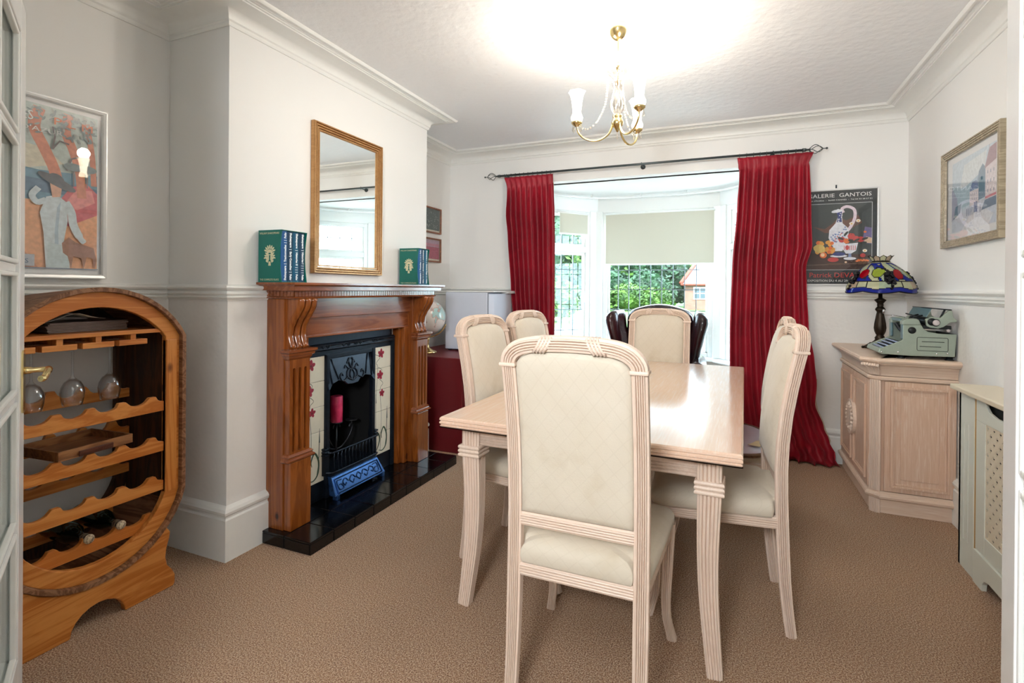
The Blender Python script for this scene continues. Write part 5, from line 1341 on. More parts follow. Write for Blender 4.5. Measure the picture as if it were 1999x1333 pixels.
def shade_pt(a,t,off=0):
    # t 0 bottom .. 1 top
    i=t*(len(SPc)-1); k=min(int(i),len(SPc)-2); f_=i-k; r=SPc[k][0]+(SPc[k+1][0]-SPc[k][0])*f_; z=SPc[k][1]+(SPc[k+1][1]-SPc[k][1])*f_
    if t<.25: z+= (-.012*abs(math.sin(3*a+.6))+.004)*(1-t/.25); r+=.004*math.sin(6*a)*(1-t/.25)
    r+=off; return (r*math.cos(a),r*math.sin(a),LZ+z)
NA,NTt=168,46
mats_=['glass_cream','glass_blue','glass_red','glass_lime','glass_grape','glass_pale_green','glass_rose','lead_came']
A0=R(-105)
fruits=[(-.62,.52,.20,.10,2,-.35),(-.02,.54,.26,.095,3,.30),(.34,.42,.17,.15,4,0),(.72,.50,.19,.12,2,-.35),(1.45,.52,.24,.10,3,.3),(1.85,.42,.17,.14,4,0),(2.3,.5,.2,.11,2,-.3),(3.1,.52,.25,.1,3,.3),(3.6,.42,.17,.14,4,0),(4.3,.5,.2,.11,2,-.3),(-1.0,.42,.16,.14,4,0)]
def fcol(a,t):
    aa=(a-A0)
    for (fa,ft,ra,rt,mi,rot) in fruits:
        da=((aa-fa+PI)%(2*PI))-PI; dt=t-ft; x=da*math.cos(rot)+dt*2*math.sin(rot)*1; y=-da*math.sin(rot)*.5+dt*math.cos(rot)
        k=1.0
        if mi==3: k=1.0-.45*max(-1,min(1,x/ra))
        v=(x/ra)**2+(y/(rt*k))**2
        if mi==4: v+=.15*math.sin(9*math.atan2(y,x))
        if v<1: return mi
        if v<1.22: return 7
    ed=.085+.05*abs(math.sin(3*aa+.3))
    if t<ed: return 1
    if t<ed+.02: return 7
    if t<.33:
        if abs((aa*18/PI/2)%1-.5)>.465: return 7
        return 0 if int(aa*18/PI/2)%3 else (6 if int(aa*18/PI/2)%2 else 5)
    if t<.345: return 7
    if t>.955: return 7
    if t>.87: return 7 if abs((aa*10/PI/2)%1-.5)>.47 else 0
    w=math.sin(5*aa)+.8*math.sin(9*aa+14*t)
    if abs(w-.15)<.16 or abs(w+.75)<.10: return 7
    return 1 if -.75<w<.15 or t>.80 and w<.6 else (0 if math.sin(7*aa+9*t)>0 else 5)
b=MB()
vs=[shade_pt(2*PI*i/NA,j/NTt) for j in range(NTt+1) for i in range(NA)]
b.add(vs,[],None)
for j in range(NTt):
    for i in range(NA):
        b.f.append([j*NA+i,j*NA+(i+1)%NA,(j+1)*NA+(i+1)%NA,(j+1)*NA+i]); b.mi.append(fcol(2*PI*(i+.5)/NA,(j+.5)/NTt)); b.sm.append(True)
o=b.build('shade',mats_,tl_,fix=False); m=o.modifiers.new('t','SOLIDIFY'); m.thickness=.003
b=MB(); b.tube([shade_pt(2*PI*i/96,0) for i in range(96)],.003,6,ref=(0,0,1),closed=True); b.tube([shade_pt(2*PI*i/48,1) for i in range(48)],.005,6,ref=(0,0,1),closed=True)
b.lathe([(.05,LZ+.194),(.046,LZ+.205),(.044,LZ+.198)],seg=24,cap=False)
b.build('rim','lead_came',tl_)
for g_ in range(3):
    # grape cluster standing proud of the shade
    aa=A0+(.34,1.85,-1.0)[g_]; b=MB()
    for k in range(15):
        x,y,z=shade_pt(aa+random.uniform(-.13,.13),random.uniform(.28,.54)*(1),.004); b.ball((x,y,z),.010,8,6)
    x,y,z=shade_pt(aa,.12,.003); b.ball((x,y,z),.009,8,6); x,y,z=shade_pt(aa+.03,.2,.003); b.ball((x,y,z),.010,8,6)
    b.build('grape_cluster','glass_grape',tl_)
for k in range(10):
    a0,a1=2*PI*k/10,2*PI*(k+1)/10; am=(a0+a1)/2
    def cp(a,r,z): return (r*math.cos(a),r*math.sin(a),LZ+z)
    P=[cp(a0,.045,.200),cp(a1,.045,.200),cp(a1,.060,.224),cp(am,.070,.238),cp(a0,.060,.224)]
    b=MB(); b.add(P,[(0,1,2,3,4)]); b.build('crown_panel','glass_cream' if k%2 else 'glass_rose',tl_,fix=False)
    b=MB(); b.tube([cp(a0,.045,.200),cp(a0,.061,.226)],.0022,6); b.tube([cp(a0,.060,.224),cp(am,.070,.238),cp(a1,.060,.224)],.0018,6); b.build('crown_came','lead_came',tl_)
# ------------------------------------------------------------------ typewriter
plain('typewriter_paint',(152,164,150),.38,.15,noise=.05,bump=.1); plain('typewriter_dark',(26,30,32),.45,.2); plain('key_cap',(36,46,70),.25); plain('key_edge',(176,190,214),.2,.6); plain('feed_blue',(110,140,146),.35,.4); plain('knob_ivory',(196,186,186),.25)
tw=thing('typewriter','old grey green manual typewriter at the near end of the sideboard','typewriter',(.955,3.50,SBT),0)
def sx_(x): return (.78+(x-.79)*.945)-.955
def sz_(z): return z-SBT+.004
side=[(.792,.926),(.785,.905),(.80,.897),(.94,.893),(1.15,.897),(1.158,1.020),(1.072,1.022),(1.050,1.026),(1.024,1.030),(1.005,1.045),(.992,1.066),(.905,1.063),(.905,.985),(.898,.977)]
side=[(sx_(x),sz_(z)) for x,z in side]
for y0,y1 in ((0,.010),(.270,.280)):
    b=MB(); b.prism(side,y0,y1,'y'); b.build('side_plate','typewriter_paint',tw,bevel=.003)
b=MB(); fr=[(.792,.926),(.785,.905),(.80,.897),(.84,.897),(.81,.930)]
b.prism([(sx_(x),sz_(z)) for x,z in fr],.010,.270,'y'); b.build('front_bar','typewriter_paint',tw,bevel=.002)
b=MB(); b.box(sx_(.905),sx_(1.15),.010,.270,sz_(.90),sz_(.93)); b.box(sx_(1.145),sx_(1.158),.010,.270,sz_(.90),sz_(1.02)); b.build('rear_body','typewriter_dark',tw)
# top housing with open front
ho=[(.903,1.064),(.903,1.085),(.915,1.096),(.970,1.100),(.982,1.092),(.992,1.066)]
b=MB(); b.prism([(sx_(x),sz_(z)) for x,z in ho],0,.060,'y'); b.build('ribbon_cover','typewriter_paint',tw,bevel=.004)
b=MB(); b.prism([(sx_(x),sz_(z)) for x,z in ho],.220,.280,'y'); b.build('ribbon_cover','typewriter_paint',tw,bevel=.004)
b=MB(); b.box(sx_(.905),sx_(.920),.055,.225,sz_(1.080),sz_(1.096)); b.build('front_lintel','feed_blue',tw,bevel=.003)
b=MB(); b.box(sx_(.905),sx_(.915),.010,.050,sz_(.985),sz_(1.08)); b.build('front_post','feed_blue',tw,bevel=.002)
b=MB(); b.box(sx_(.905),sx_(.915),.232,.270,sz_(.985),sz_(1.08)); b.build('front_post','feed_blue',tw,bevel=.002)
b=MB()
N=18; vs=[]; 
for i in range(N+1):
    t=PI*i/N; vs.append((sx_(.925+.03*math.sin(t)),.14-.085*math.cos(t),sz_(1.065-.055*math.sin(t))))
b.tube(vs,.010,8,ref=(0,0,1)); 
for i in range(2,N-1): b.tube([vs[i],(sx_(.985),.14,sz_(1.075))],.0022,5)
b.build('type_basket','dark_metal',tw)
# keyboard
b=MB(); b.prism([(sx_(.812),sz_(.915)),(sx_(.905),sz_(.900)),(sx_(.905),sz_(.968))],.012,.268,'y'); b.build('key_well','typewriter_dark',tw)
for r_ in range(4):
    x=.822+.0215*r_; z=.930+.0118*r_
    for k in range(11):
        y=.030+.0215*k+(r_%2)*.006
        if y>.262: continue
        b=MB(); b.lathe([(.0,-.004),(.0078,-.004),(.0085,.0),(.0075,.003),(0,.0035)],(sx_(x),y,sz_(z)),10); o=b.build('key','key_edge' ,tw)
b=MB(); b.box(sx_(.800),sx_(.808),.06,.22,sz_(.922),sz_(.930)); b.build('space_bar','key_cap',tw,bevel=.002)
# carriage
b=MB(); b.tube([(sx_(1.035),-.030,sz_(1.086)),(sx_(1.035),.330,sz_(1.086))],.020,20,ref=(0,0,1)); b.build('platen','typewriter_dark',tw)
ep_=[(1.005,1.100),(1.012,1.062),(1.030,1.054),(1.065,1.050),(1.090,1.060),(1.105,1.072),(1.120,1.085),(1.150,1.088),(1.150,1.100),(1.135,1.110),(1.128,1.150),(1.112,1.148),(1.075,1.108),(1.04,1.112)]
for y0 in (-.022,.305):
    b=MB(); b.prism([(sx_(x),sz_(z)) for x,z in ep_],y0,y0+.018,'y'); b.build('carriage_end','typewriter_paint',tw,bevel=.003)
b=MB(); b.lathe([(0,-.032),(.010,-.032),(.0155,-.030),(.016,-.024),(.013,-.020),(0,-.02)],(sx_(1.052),-.004,sz_(1.082)),20,ax='y'); b.build('platen_knob','knob_ivory',tw)
b=MB(); b.lathe([(.0165,-.022),(.020,-.020),(.020,-.017),(.0,-.016)],(sx_(1.052),-.006,sz_(1.082)),20,ax='y'); b.build('knob_ring','typewriter_dark',tw)
b=MB(); b.lathe([(0,-.012),(.008,-.011),(.009,-.004),(0,-.002)],(sx_(1.115),-.004,sz_(1.040)),16,ax='y'); b.build('small_knob','knob_ivory',tw)
b=MB(); vs=[(sx_(1.010),-.004,sz_(1.112)),(sx_(1.010),.300,sz_(1.112)),(sx_(1.036),.300,sz_(1.158)),(sx_(1.036),-.004,sz_(1.158))]; vs+=[(v[0]+.004,v[1],v[2]-.001) for v in vs]
b.add(vs,[(0,1,2,3),(7,6,5,4),(0,4,5,1),(1,5,6,2),(2,6,7,3),(3,7,4,0)]); b.build('paper_rest','feed_blue',tw)
b=MB(); b.tube([(sx_(1.036),-.006,sz_(1.160)),(sx_(1.128),-.006,sz_(1.152))],.0035,6); b.tube([(sx_(1.036),.300,sz_(1.160)),(sx_(1.128),.300,sz_(1.152))],.0035,6); b.tube([(sx_(1.036),-.006,sz_(1.160)),(sx_(1.036),.300,sz_(1.160))],.0035,6); b.tube([(sx_(1.128),-.006,sz_(1.152)),(sx_(1.128),.300,sz_(1.152))],.0035,6); b.tube([(sx_(1.10),-.006,sz_(1.155)),(sx_(1.078),-.006,sz_(1.106))],.005,6); b.build('paper_rail','dark_metal',tw)
b=MB(); b.box(sx_(1.0),sx_(1.13),-.010,.315,sz_(1.046),sz_(1.066)); b.build('carriage_rail','typewriter_dark',tw,bevel=.003)
b=MB(); b.tube([(sx_(.985),.05,sz_(1.110)),(sx_(1.0),.30,sz_(1.118))],.004,6); b.tube([(sx_(.97),.10,sz_(1.108)),(sx_(1.01),.12,sz_(1.12))],.005,6); b.tube([(sx_(.96),.02,sz_(1.108)),(sx_(1.005),.03,sz_(1.118))],.005,6); b.build('ribbon_guide','typewriter_dark',tw)
b=MB(); b.tube([(sx_(1.0),.31,sz_(1.095)),(sx_(.94),.325,sz_(1.105)),(sx_(.895),.330,sz_(1.105))],.0025,6); b.lathe([(0,-.006),(.013,-.004),(.015,.0),(.013,.004),(0,.006)],(sx_(.888),.330,sz_(1.128)),16,ax='x'); b.build('return_lever','chrome',tw)
# details on the near side plate
b=MB(); b.lathe([(0,-.004),(.0165,-.003),(.019,0)],(sx_(.948),0,sz_(1.035)),20,ax='y'); b.build('ribbon_port','typewriter_dark',tw)
b=MB(); ring=roundpoly([(sx_(.972),sz_(.925)),(sx_(1.118),sz_(.925)),(sx_(1.118),sz_(.998)),(sx_(.972),sz_(.998))],.008,3); b.tube([(x,-.0005,z) for x,z in ring],.0012,4,ref=(0,1,0),closed=True); b.build('panel_seam','typewriter_dark',tw)
for (a_,c_,z_) in ((.995,1.10,.975),(.985,1.085,.948)):
    b=MB(); b.tube([(sx_(a_),-.0005,sz_(z_)),(sx_(c_),-.0005,sz_(z_))],.0016,6); b.build('panel_groove','typewriter_dark',tw)
for (a_,z_) in ((.880,.912),(1.065,.910),(1.115,.914),(.80,.908)):
    b=MB(); b.lathe([(0,-.003),(.004,-.002),(.005,0)],(sx_(a_),0,sz_(z_)),12,ax='y'); b.build('screw','chrome',tw)
for x in (.90,1.13):
    for y in (.02,.26):
        b=MB(); b.lathe([(.020,.0),(.022,.004),(.014,.006),(.014,.018)],(sx_(x),y,0),16); b.build('foot','typewriter_dark',tw)
# ------------------------------------------------------------------ radiator cover
plain('sage_paint',(220,223,211),.4,noise=.01); plain('cream_paint',(226,214,190),.4,noise=.01); plain('dark_void',(16,16,16),.9); wood('mdf_edge',(176,136,78),(196,156,96),'Z',5,.7)
RY0,RY1=1.55,3.020; RXF=.985
rd_=thing('radiator_cover','pale sage radiator cover with fretwork grille along the right wall','radiator cover',(XR-.001,2.3,0))
def rl(x): return x-(XR-.001)
b=MB(); b.box(rl(.955),rl(XR-.002),RY0-2.32,RY1+.025-2.3,.800,.825); b.build('top','cream_paint',rd_,bevel=.006)
b=MB(); b.box(rl(RXF),rl(XR-.002),RY1-.018-2.3,RY1-2.3,0,.80); b.build('end_panel','sage_paint',rd_)
for ya,yb in ((RY1-.155,RY1),(RY0,RY0+.155)):
    ya-=2.3;yb-=2.3; b=MB()
    xs=[ya,ya+.05,ya+.058,ya+.097,ya+.105,yb]
    for i in range(0,6,2): b.box(rl(RXF),rl(RXF+.018),xs[i],xs[i+1],0,.80)
    for i in (1,3): 
        b.box(rl(RXF+.006),rl(RXF+.018),xs[i],xs[i+1],.13,.66); b.box(rl(RXF),rl(RXF+.018),xs[i],xs[i+1],0,.13); b.box(rl(RXF),rl(RXF+.018),xs[i],xs[i+1],.66,.80)
    b.build('pilaster','sage_paint',rd_)
y0,y1=RY0+.175-2.3,RY1-.175-2.3; XA=RXF+.001
b=MB(); b.box(rl(RXF+.004),rl(RXF+.018),y0-.02,y0+.002,0,.80); b.build('joint_strip','mdf_edge',rd_); b=MB(); b.box(rl(RXF+.004),rl(RXF+.018),y1-.002,y1+.02,0,.80); b.build('joint_strip','mdf_edge',rd_)
# door: outline with handle cut-out at the top and feet cut-outs at the bottom
cut=[(y0+.085,.80),(y0+.092,.775),(y0+.12,.755),(y0+.18,.745),(y1-.18,.745),(y1-.12,.755),(y1-.092,.775),(y1-.085,.80)]
b=MB(); b.prism([(y0,.80),(y0,.70)]+[(y1,.70),(y1,.80)]+cut[::-1],rl(XA),rl(RXF+.012),'x')
gy0,gy1,gz0,gz1=y0+.085,y1-.085,.225,.70
b.prism([(y0,.145),(gy0,.145),(gy0,.70),(y0,.70)],rl(XA),rl(RXF+.012),'x'); b.prism([(gy1,.145),(y1,.145),(y1,.70),(gy1,.70)],rl(XA),rl(RXF+.012),'x')
b.prism([(gy0,.145),(gy1,.145),(gy1,gz0),(gy0,gz0)],rl(XA),rl(RXF+.012),'x'); b.build('front_frame','sage_paint',rd_,bevel=.002)
b=MB(); ft=[(y0,.143),(y0,.0),(y0+.085,0),(y0+.09,.03),(y0+.11,.05),(y0+.15,.06),(y1-.15,.06),(y1-.11,.05),(y1-.09,.03),(y1-.085,0),(y1,0),(y1,.143)]
b.prism(ft,rl(XA-.008),rl(RXF+.012),'x'); b.build('plinth_board','sage_paint',rd_,bevel=.002)
# fretwork sheet with staggered cross-shaped holes
b=MB(); pt_=.0265; xg0,xg1=rl(RXF+.004),rl(RXF+.008); nyc=int((gy1-gy0)/pt_); nz=int((gz1-gz0)/pt_); pyy=(gy1-gy0)/nyc; pzz=(gz1-gz0)/nz
for i in range(nyc):
    for j in range(nz):
        ya=gy0+i*pyy; za=gz0+j*pzz; yb=ya+pyy; zb=za+pzz; ym=(ya+yb)/2; zm=(za+zb)/2
        if (i+j)%2: b.box(xg0,xg1,ya,yb,za,zb); continue
        w_h=.0036; l_h=.0108
        b.box(xg0,xg1,ya,ym-l_h,za,zb); b.box(xg0,xg1,ym+l_h,yb,za,zb); b.box(xg0,xg1,ym-l_h,ym+l_h,za,zm-l_h); b.box(xg0,xg1,ym-l_h,ym+l_h,zm+l_h,zb)
        for sy in (-1,1):
            for sz in (-1,1):
                y0_,y1_=sorted((ym+sy*w_h,ym+sy*l_h)); z0_,z1_=sorted((zm+sz*w_h,zm+sz*l_h)); b.box(xg0,xg1,y0_,y1_,z0_,z1_)
b.build('fretwork_grille','cream_paint',rd_)
b=MB(); b.box(rl(RXF+.022),rl(RXF+.026),gy0-.02,gy1+.02,gz0-.02,.80); b.build('grille_shade_sheet','dark_void',rd_)  # added black sheet paints the shade seen through the grille holes
b=MB(); b.box(rl(1.075),rl(1.115),y0+.02,y1-.02,.12,.72); b.build('radiator','dark_void',rd_)
# ------------------------------------------------------------------ tray and wrapping on the far right chair
plain('tray_face',(216,222,238),.22,.1,noise=.03); wood('tray_rim_wood',(72,48,30),(120,84,52),'X',8,.3); plain('torn_card',(206,186,150),.8)
ty_=thing('oval_tray','pale oval tray with dark wooden rim lying on the farther right-hand chair seat','tray',(-.0,2.84,.503),R(3))
ol=[(.185*math.copysign(abs(math.cos(a))**.75,math.cos(a)),.300*math.copysign(abs(math.sin(a))**.75,math.sin(a))) for a in [2*PI*i/40 for i in range(40)]]
b=MB(); b.prism(ol,.006,.012,'z'); b.build('face','tray_face',ty_)
b=MB(); b.sweep([(-.008,-.006),(.008,-.006),(.010,.004),(.006,.014),(-.004,.016),(-.008,.010)],[(x,y,.006) for x,y in ol],ref=(0,0,1),closed=True); b.build('rim','tray_rim_wood',ty_)
b=MB(); b.prism([(.08,-.16),(.13,-.18),(.15,-.12),(.17,-.05),(.12,-.08),(.10,-.13)],.022,.023,'z'); o=b.build('torn_paper','torn_card'); o.location=(-.0,2.84,.503); tag(o,'torn scrap of brown paper lying on the oval tray','paper')
# ------------------------------------------------------------------ glazed double doors, folded back towards the camera
def gdoor(name,hinge,free,handle):
    h=Vector(hinge);f_=Vector(free); w=(f_-h).length; ang=math.atan2(f_.y-h.y,f_.x-h.x)
    root=bpy.data.objects.new(name,None); COL.objects.link(root); root.location=(h.x,h.y,.008); root.rotation_euler=(0,0,ang); struct(root)
    T_=.042; H=2.04; s=.095
    b=MB(); b.box(0,s,-T_/2,T_/2,0,H); b.box(w-s,w,-T_/2,T_/2,0,H); b.box(s,w-s,-T_/2,T_/2,H-s,H); b.box(s,w-s,-T_/2,T_/2,0,.20); b.build('door_frame','white_gloss',root,bevel=.002)
    zs=ZD; b=MB()
    for z in zs: b.box(s,w-s,-.012,.012,z-.012,z+.012)
    b.box(w/2-.012,w/2+.012,-.012,.012,.2,H-s); b.build('glazing_bars','white_gloss',root,bevel=.004)
    b=MB()
    for z0,z1 in zip([.20]+[z+.012 for z in zs],[z-.012 for z in zs]+[H-s]):
        for x0,x1 in ((s,w/2-.012),(w/2+.012,w-s)):
            for fy in (-1,1):
                ya,yb=sorted((fy*.004,fy*.018))
                b.box(x0,x0+.012,ya,yb,z0,z1); b.box(x1-.012,x1,ya,yb,z0,z1); b.box(x0+.012,x1-.012,ya,yb,z0,z0+.012); b.box(x0+.012,x1-.012,ya,yb,z1-.012,z1)
    b.build('glazing_bead','white_satin',root,bevel=.003)
    b=MB(); b.box(s-.005,w-s+.005,-.002,.002,.19,H-s+.01); b.build('door_pane','window_glass',root)
    if handle:
        for fy in (-1,1):
            hd=MB(); hp=roundpoly([(w-.066,.877),(w-.022,.877),(w-.022,1.057),(w-.066,1.057)],.018,4)
            y0,y1=sorted((fy*T_/2,fy*(T_/2+.005))); hd.prism(hp,y0,y1,'y'); y1=fy*(T_/2+.005)
            hd.lathe([(.011,0),(.010,.012),(.0075,.018),(.008,.046),(.009,.050),(.009,.056)],(0,0,0),16,ax='y')
            n=16*6
            for i in range(len(hd.v)-n,len(hd.v)): v=hd.v[i]; hd.v[i]=(v[0]+w-.044,y1+fy*v[1],v[2]+.998)
            P=[(w-.044,y1+fy*.050,.998),(w-.060,y1+fy*.053,.999),(w-.085,y1+fy*.052,.995),(w-.105,y1+fy*.050,.988),(w-.118,y1+fy*.046,.982),(w-.126,y1+fy*.040,.982)]
            hd.tube(curve2(P,4),[.0095]*8+[.0085]*8+[.009]*5,10); hd.build('door_handle','brass',root,bevel=.001)
    return root
ZD=[.565,.93,1.29,1.65]
gdoor('door_1',(DX0+.012,YF+.012),(-1.912,.815),True)
gdoor('door_2',(DX1-.012,YF+.012),(.478,1.205),False)
# ------------------------------------------------------------------ chandelier
def m_shade():
    t=NT('lit_glass_shade'); t.col((1,.97,.92,1)); t.set(Roughness=.3); t.b.inputs['Transmission Weight'].default_value=.3
    t.b.inputs['Emission Color'].default_value=(1,.86,.66,1); t.b.inputs['Emission Strength'].default_value=3.2
m_shade()
def m_cry():
    t=NT('crystal'); t.col((1,.97,.93,1)); t.set(Roughness=.03); g=t.n('ShaderNodeBsdfGlossy'); g.inputs['Roughness'].default_value=.03
    tr=t.n('ShaderNodeBsdfTransparent'); tr.inputs['Color'].default_value=(.96,.93,.88,1); lw=t.n('ShaderNodeLayerWeight'); q=t.math('MULTIPLY_ADD',t.math('POWER',lw.outputs['Facing'],1.5),.7,.22); mx=t.n('ShaderNodeMixShader'); t.l(q,mx.inputs[0]); t.l(tr.outputs[0],mx.inputs[1]); t.l(g.outputs[0],mx.inputs[2]); t.l(mx.outputs[0],t.t.nodes['Material Output'].inputs['Surface'])
m_cry(); 
CX,CY=-.517,2.528
ch_=thing('chandelier','three armed brass chandelier with glass shades and crystal bead swags, switched on','chandelier',(CX,CY,ZC))
b=MB(); b.lathe([(.047,0),(.049,-.010),(.044,-.030),(.034,-.052),(.022,-.064),(.010,-.072),(0,-.074)],seg=32,cap=False); b.build('ceiling_rose','brass',ch_)
b=MB(); b.tube([(0,0,-.07),(0,0,-.29)],.0032,8); b.lathe([(.003,-.18),(.008,-.186),(.009,-.20),(.006,-.22),(.004,-.225)],seg=12); b.build('drop_rod','brass',ch_)
cz=-.005
def cl(p): return p
b=MB(); b.lathe([(.052,-.215),(.050,-.225),(.040,-.238),(.030,-.248),(.024,-.255),(.021,-.262)],seg=24,cap=False,mod=lambda a,h:1+.05*math.cos(8*a)); b.build('upper_dish','crystal',ch_)
b=MB(); b.lathe([(.020,-.262),(.027,-.275),(.024,-.290),(.020,-.305),(.022,-.325),(.030,-.350),(.036,-.372),(.037,-.392),(.030,-.412),(.020,-.428),(.018,-.436)],seg=24,mod=lambda a,h:1+.04*math.cos(10*a)); b.build('glass_column','crystal',ch_)
b=MB(); b.lathe([(0,-.434),(.022,-.436),(.024,-.445),(.020,-.452),(.026,-.462),(.030,-.475),(.024,-.490),(.014,-.500),(.008,-.512),(.004,-.520),(0,-.522)],seg=24); b.build('hub','brass',ch_)
def drop(mb,x,y,z,h=.035,r=.006): 
    mb.lathe([(0,z),(r*.5,z-h*.12),(.001,z-h*.24),(r*.7,z-h*.45),(r,z-h*.68),(r*.5,z-h*.9),(0,z-h)],(x,y,0),6,smooth=False,cap=False)
b=MB(); drop(b,0,0,-.522,.036,.006); b.build('crystal_drop','crystal',ch_)
def bead(mb,p,r): mb.ball(p,r,6,4)
CR=Vector((_R.x,_R.y,0)).normalized(); CFv=Vector((_F.x,_F.y,0)).normalized()
for k,th in enumerate((168,-72,48)):
    d=(CR*math.cos(R(th))+CFv*math.sin(R(th))); ar=.198
    def pt(r,z): return (d.x*r,d.y*r,z)
    b=MB(); P=[pt(.018,-.455),pt(.022,-.480),pt(.040,-.525),pt(.080,-.553),pt(.125,-.556),pt(.165,-.540),pt(.190,-.512),pt(.198,-.480)]
    b.tube(curve2(P,4),.0052,8); b.build('arm','brass',ch_)
    b=MB(); b.lathe([(.0,-.486),(.010,-.482),(.018,-.474),(.026,-.468),(.0275,-.460),(.022,-.456),(0,-.455)],(d.x*ar,d.y*ar,0),24); b.build('cup','brass',ch_)
    b=MB(); b.lathe([(.016,-.456),(.027,-.450),(.0295,-.438),(.024,-.424),(.020,-.412),(.022,-.390),(.026,-.360),(.031,-.332),(.0375,-.314),(.041,-.310)],(d.x*ar,d.y*ar,0),40,cap=False,mod=lambda a,h: 1+ (.07*max(0,(h+.345)/.035) if h>-.345 else 0)*math.cos(6*a)); o=b.build('shade','lit_glass_shade',ch_); m=o.modifiers.new('t','SOLIDIFY'); m.thickness=.0015
    l=add_light('bulb_light','POINT',(CX+d.x*ar,CY+d.y*ar,ZC-.27),(0,0,0),5.4,(1,.90,.78),.04)
    b=MB()
    for j in range(5):
        a=2*PI*j/5; drop(b,d.x*ar+.020*math.cos(a),d.y*ar+.020*math.sin(a),-.474,.038,.0055)
    b.build('crystal_drops','crystal',ch_)
    b=MB()
    # swag: upper dish -> cup
    Pw=curve2([pt(.048,-.228),pt(.050,-.30),pt(.060,-.38),pt(.090,-.45),pt(.130,-.492),pt(.165,-.495),pt(.182,-.470)],6)
    acc=0; last=Vector(Pw[0]); bead(b,Pw[0],.0052)
    for q_ in Pw[1:]:
        if (Vector(q_)-last).length>.0105: bead(b,q_,.0052); last=Vector(q_)
    o=b.build('bead_swag','crystal',ch_)
# ------------------------------------------------------------------ outside
def m_grass():
    t=NT('lawn_grass'); v=t.coord(); f=t.noise(v,.8,4); g=t.noise(v,30,2); t.col(t.ramp(f,[(.3,lin((58,92,34))),(.7,lin((84,116,46)))])); t.set(Roughness=.9)
m_grass()
plain('pale_drive',(140,138,134),.9,noise=.05); plain('house_brick',(122,88,76),.9,noise=.15,scale=3); plain('roof_slate',(120,122,132),.7,noise=.06,scale=2); plain('roof_tile_red',(112,52,36),.8,noise=.1); plain('far_white_wall',(150,144,138),.8); plain('bark',(92,74,56),.9)
GZ=-.30
b=MB(); b.box(-60,60,5.9,20.0,GZ-.2,GZ); struct(b.build('driveway','pale_drive'))
b=MB(); b.box(-90,90,20.0,110,GZ-.2,GZ+.02); o=b.build('lawn','lawn_grass'); o['kind']='structure'
b=MB(); b.box(-.9,14,25.5,28.0,GZ,GZ+.035); struct(b.build('path','pale_drive'))
def m_leaf(name,c1,c2):
    t=NT(name); v=t.coord(); f=t.noise(v,1.2,3); t.col(t.ramp(f,[(.35,lin(c1)),(.65,lin(c2))])); t.set(Roughness=.7)
m_leaf('hedge_leaf',(30,56,16),(76,104,34)); m_leaf('dark_tree_leaf',(16,42,22),(40,72,40)); m_leaf('light_tree_leaf',(44,74,26),(86,116,48))
def leaves(mb,cx,cy,cz,rx,ry,rz,n,s,rnd):
    vs=[];fs=[]
    for _ in range(n):
        # points near the surface of an ellipsoid
        while True:
            x,y,z=rnd.uniform(-1,1),rnd.uniform(-1,1),rnd.uniform(-1,1); r=math.sqrt(x*x+y*y+z*z)
            if .2<r<1: break
        k=rnd.uniform(.65,1.0)/r*1.0; k*=1+.12*math.sin(5*x+3*z)
        p=Vector((cx+x*k*rx,cy+y*k*ry,cz+z*k*rz)); a=Vector((rnd.uniform(-1,1),rnd.uniform(-1,1),rnd.uniform(-.5,.5))).normalized(); c=a.cross(Vector((rnd.uniform(-1,1),rnd.uniform(-1,1),rnd.uniform(-1,1)))).normalized(); s_=s*rnd.uniform(.6,1.3)
        o=len(vs); vs+=[tuple(p-a*s_),tuple(p+c*s_*.6),tuple(p+a*s_),tuple(p-c*s_*.6)]; fs.append((o,o+1,o+2,o+3))
    mb.add(vs,fs)
def bush(name,label,cat,x,y,rx,ry,h,mat,n,s,seed,trunk=0,group=None):
    rnd=random.Random(seed); root=thing(name,label,cat,(x,y,GZ),0,group)
    b=MB(); 
    rz=(h-trunk)/2
    b.ball((0,0,trunk+rz),1,14,10,(rx*.80,ry*.80,rz*.86)); b.build('inner_foliage','dark_tree_leaf' if mat!='hedge_leaf' else 'hedge_leaf',root)
    b=MB(); leaves(b,0,0,trunk+rz,rx,ry,rz,n,s,rnd); b.build('foliage',mat,root,fix=False)
    if trunk>0: b=MB(); b.tube([(0,0,0),(.1,0,trunk+rz*.5)],[.22,.14],8); b.build('trunk','bark',root)
    return root
# long clipped shrub border in front of the trees (one row of separate shrubs)
LB=['round green shrub at the left end of the border across the lawn','leafy green shrub second from the left in the lawn border','pale leafy shrub third from the left in the lawn border','bushy green shrub in the middle of the lawn border','leafy shrub fourth from the right in the lawn border','leafy green shrub left of the brick house in the border','low shrub directly below the brick house window','shrub at the right end of the border beside the brick house']
xs=[-19.5,-17.0,-14.4,-11.8,-9.3,-6.9,-4.9,1.4]
hs=[2.0,2.1,1.95,2.05,1.9,2.0,1.7,2.3]
for k,(x,h_) in enumerate(zip(xs,hs)): bush('garden_shrub',LB[k],'shrub',x,38+.3*(k%2),1.75 if k<6 else 1.3,1.1,h_,'hedge_leaf',1500,.16,20+k,0,'shrubs bordering the lawn')
bush('garden_shrub','leafy shrub close to the left side bay window','shrub',-8.4,20.5+3,1.8,1.2,2.2,'hedge_leaf',1500,.15,55,0,'shrubs bordering the lawn')
bush('garden_shrub','tall leafy shrub seen through the left pane of the side window','shrub',-11.5,25.5,2.0,1.4,2.8,'light_tree_leaf',1500,.15,56,0,'shrubs bordering the lawn')
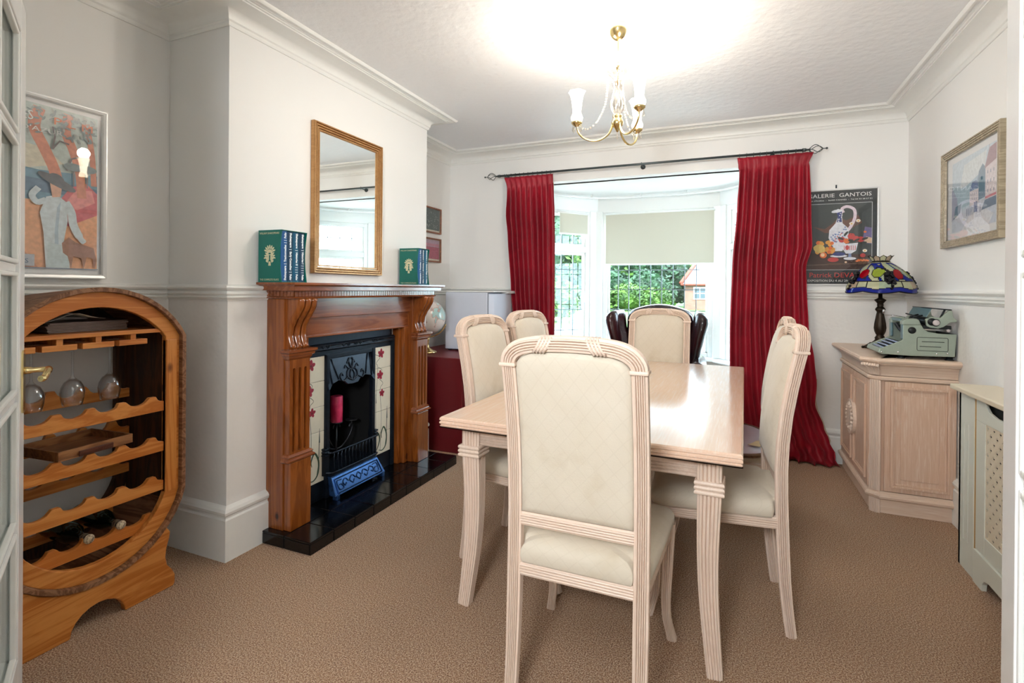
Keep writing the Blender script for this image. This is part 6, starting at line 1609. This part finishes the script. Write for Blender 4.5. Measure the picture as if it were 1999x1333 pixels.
TB=[(-16.5,50,4.2,9.5,'dark_tree_leaf','dark tree behind the shrubs at the left of the centre window'),(-11.5,48,3.2,8.5,'light_tree_leaf','light green tree behind the shrubs, left of centre'),(-7.6,50,3.4,10,'dark_tree_leaf','dark dense tree just left of the brick house'),(-22,52,4.5,10,'light_tree_leaf','light green tree farthest left beyond the shrubs'),(.5,62,5,11,'light_tree_leaf','pale tree rising behind the brick house roof'),(-30,48,5,9,'dark_tree_leaf','dark tree seen through the left side window'),(-3.0,64,4.5,11,'dark_tree_leaf','dark tree behind the brick house, left of the pale one'),(-38,50,6,11,'light_tree_leaf','light green tree at far left through the side window')]
for k,(x,y,r_,h_,m_,lb) in enumerate(TB): bush('garden_tree',lb,'tree',x,y,r_,r_*.8,h_,m_,2600,.30,90+k,.3,'trees beyond the lawn')
for k,(x,y,h_) in enumerate(((-13.5,43,3.6),(-9.6,43.5,3.4),(-6.3,43,3.2),(-17.5,43,3.4),(-5.2,52,4.2))): bush('garden_hedge',['dark hedge mass behind the shrubs, left of centre','dark hedge mass behind the shrubs in the centre','dark hedge mass just left of the brick house','dark hedge mass farthest left behind the shrubs','tall dark hedge mass farthest back, beside the brick house'][k],'hedge',x,y,2.3,1.3,h_,'dark_tree_leaf',1500,.2,150+k,0,'hedges behind the shrubs')
# brick house at the right
hs_=thing('house','brick house with a pale slate roof and white window, seen through the centre window','house',(1.2,44,GZ))
b=MB(); b.box(-4.6,5,0,7,0,2.15); b.build('wall','house_brick',hs_)
b=MB(); P=[(-4.9,-.35,2.05),(5.3,-.35,2.05),(5.3,3.5,4.4),(-3.6,3.5,4.4),(5.3,7.3,2.05),(-4.9,7.3,2.05)]
b.add(P,[(0,1,2,3),(3,2,4,5),(0,3,5),(1,4,2)]); o=b.build('roof','roof_slate',hs_); m=o.modifiers.new('t','SOLIDIFY'); m.thickness=.12
b=MB(); b.tube([(-4.9,-.35,2.12),(-3.6,3.5,4.5)],.16,6); b.tube([(-3.6,3.5,4.5),(5.3,3.5,4.5)],.16,6); b.tube([(-4.9,-.38,2.02),(5.3,-.38,2.02)],.10,6); b.build('ridge_tiles','roof_tile_red',hs_)
b=MB(); b.box(-3.95,-2.95,-.06,.02,.85,1.85); w1=b.build('window','white_gloss',hs_)
plain('dark_window_glass',(50,64,70),.2)
b=MB()
for i in range(2):
    for j in range(2): b.box(-3.87+.44*i,-3.49+.44*i,-.08,-.05,.93+.44*j,1.31+.44*j)
b.build('pane','dark_window_glass',w1)
wl_=thing('outbuilding','low white walled outbuilding beyond the shrubs at the left','building',(-19.8,54,GZ))
b=MB(); b.box(-3,5.2,-4,0,0,2.2); b.build('wall','far_white_wall',wl_)
b=MB(); b.prism([(-4.4,2.2),(.4,2.2),(-2,3.1)],-3.2,5.4,'x'); b.build('roof','far_white_wall',wl_)
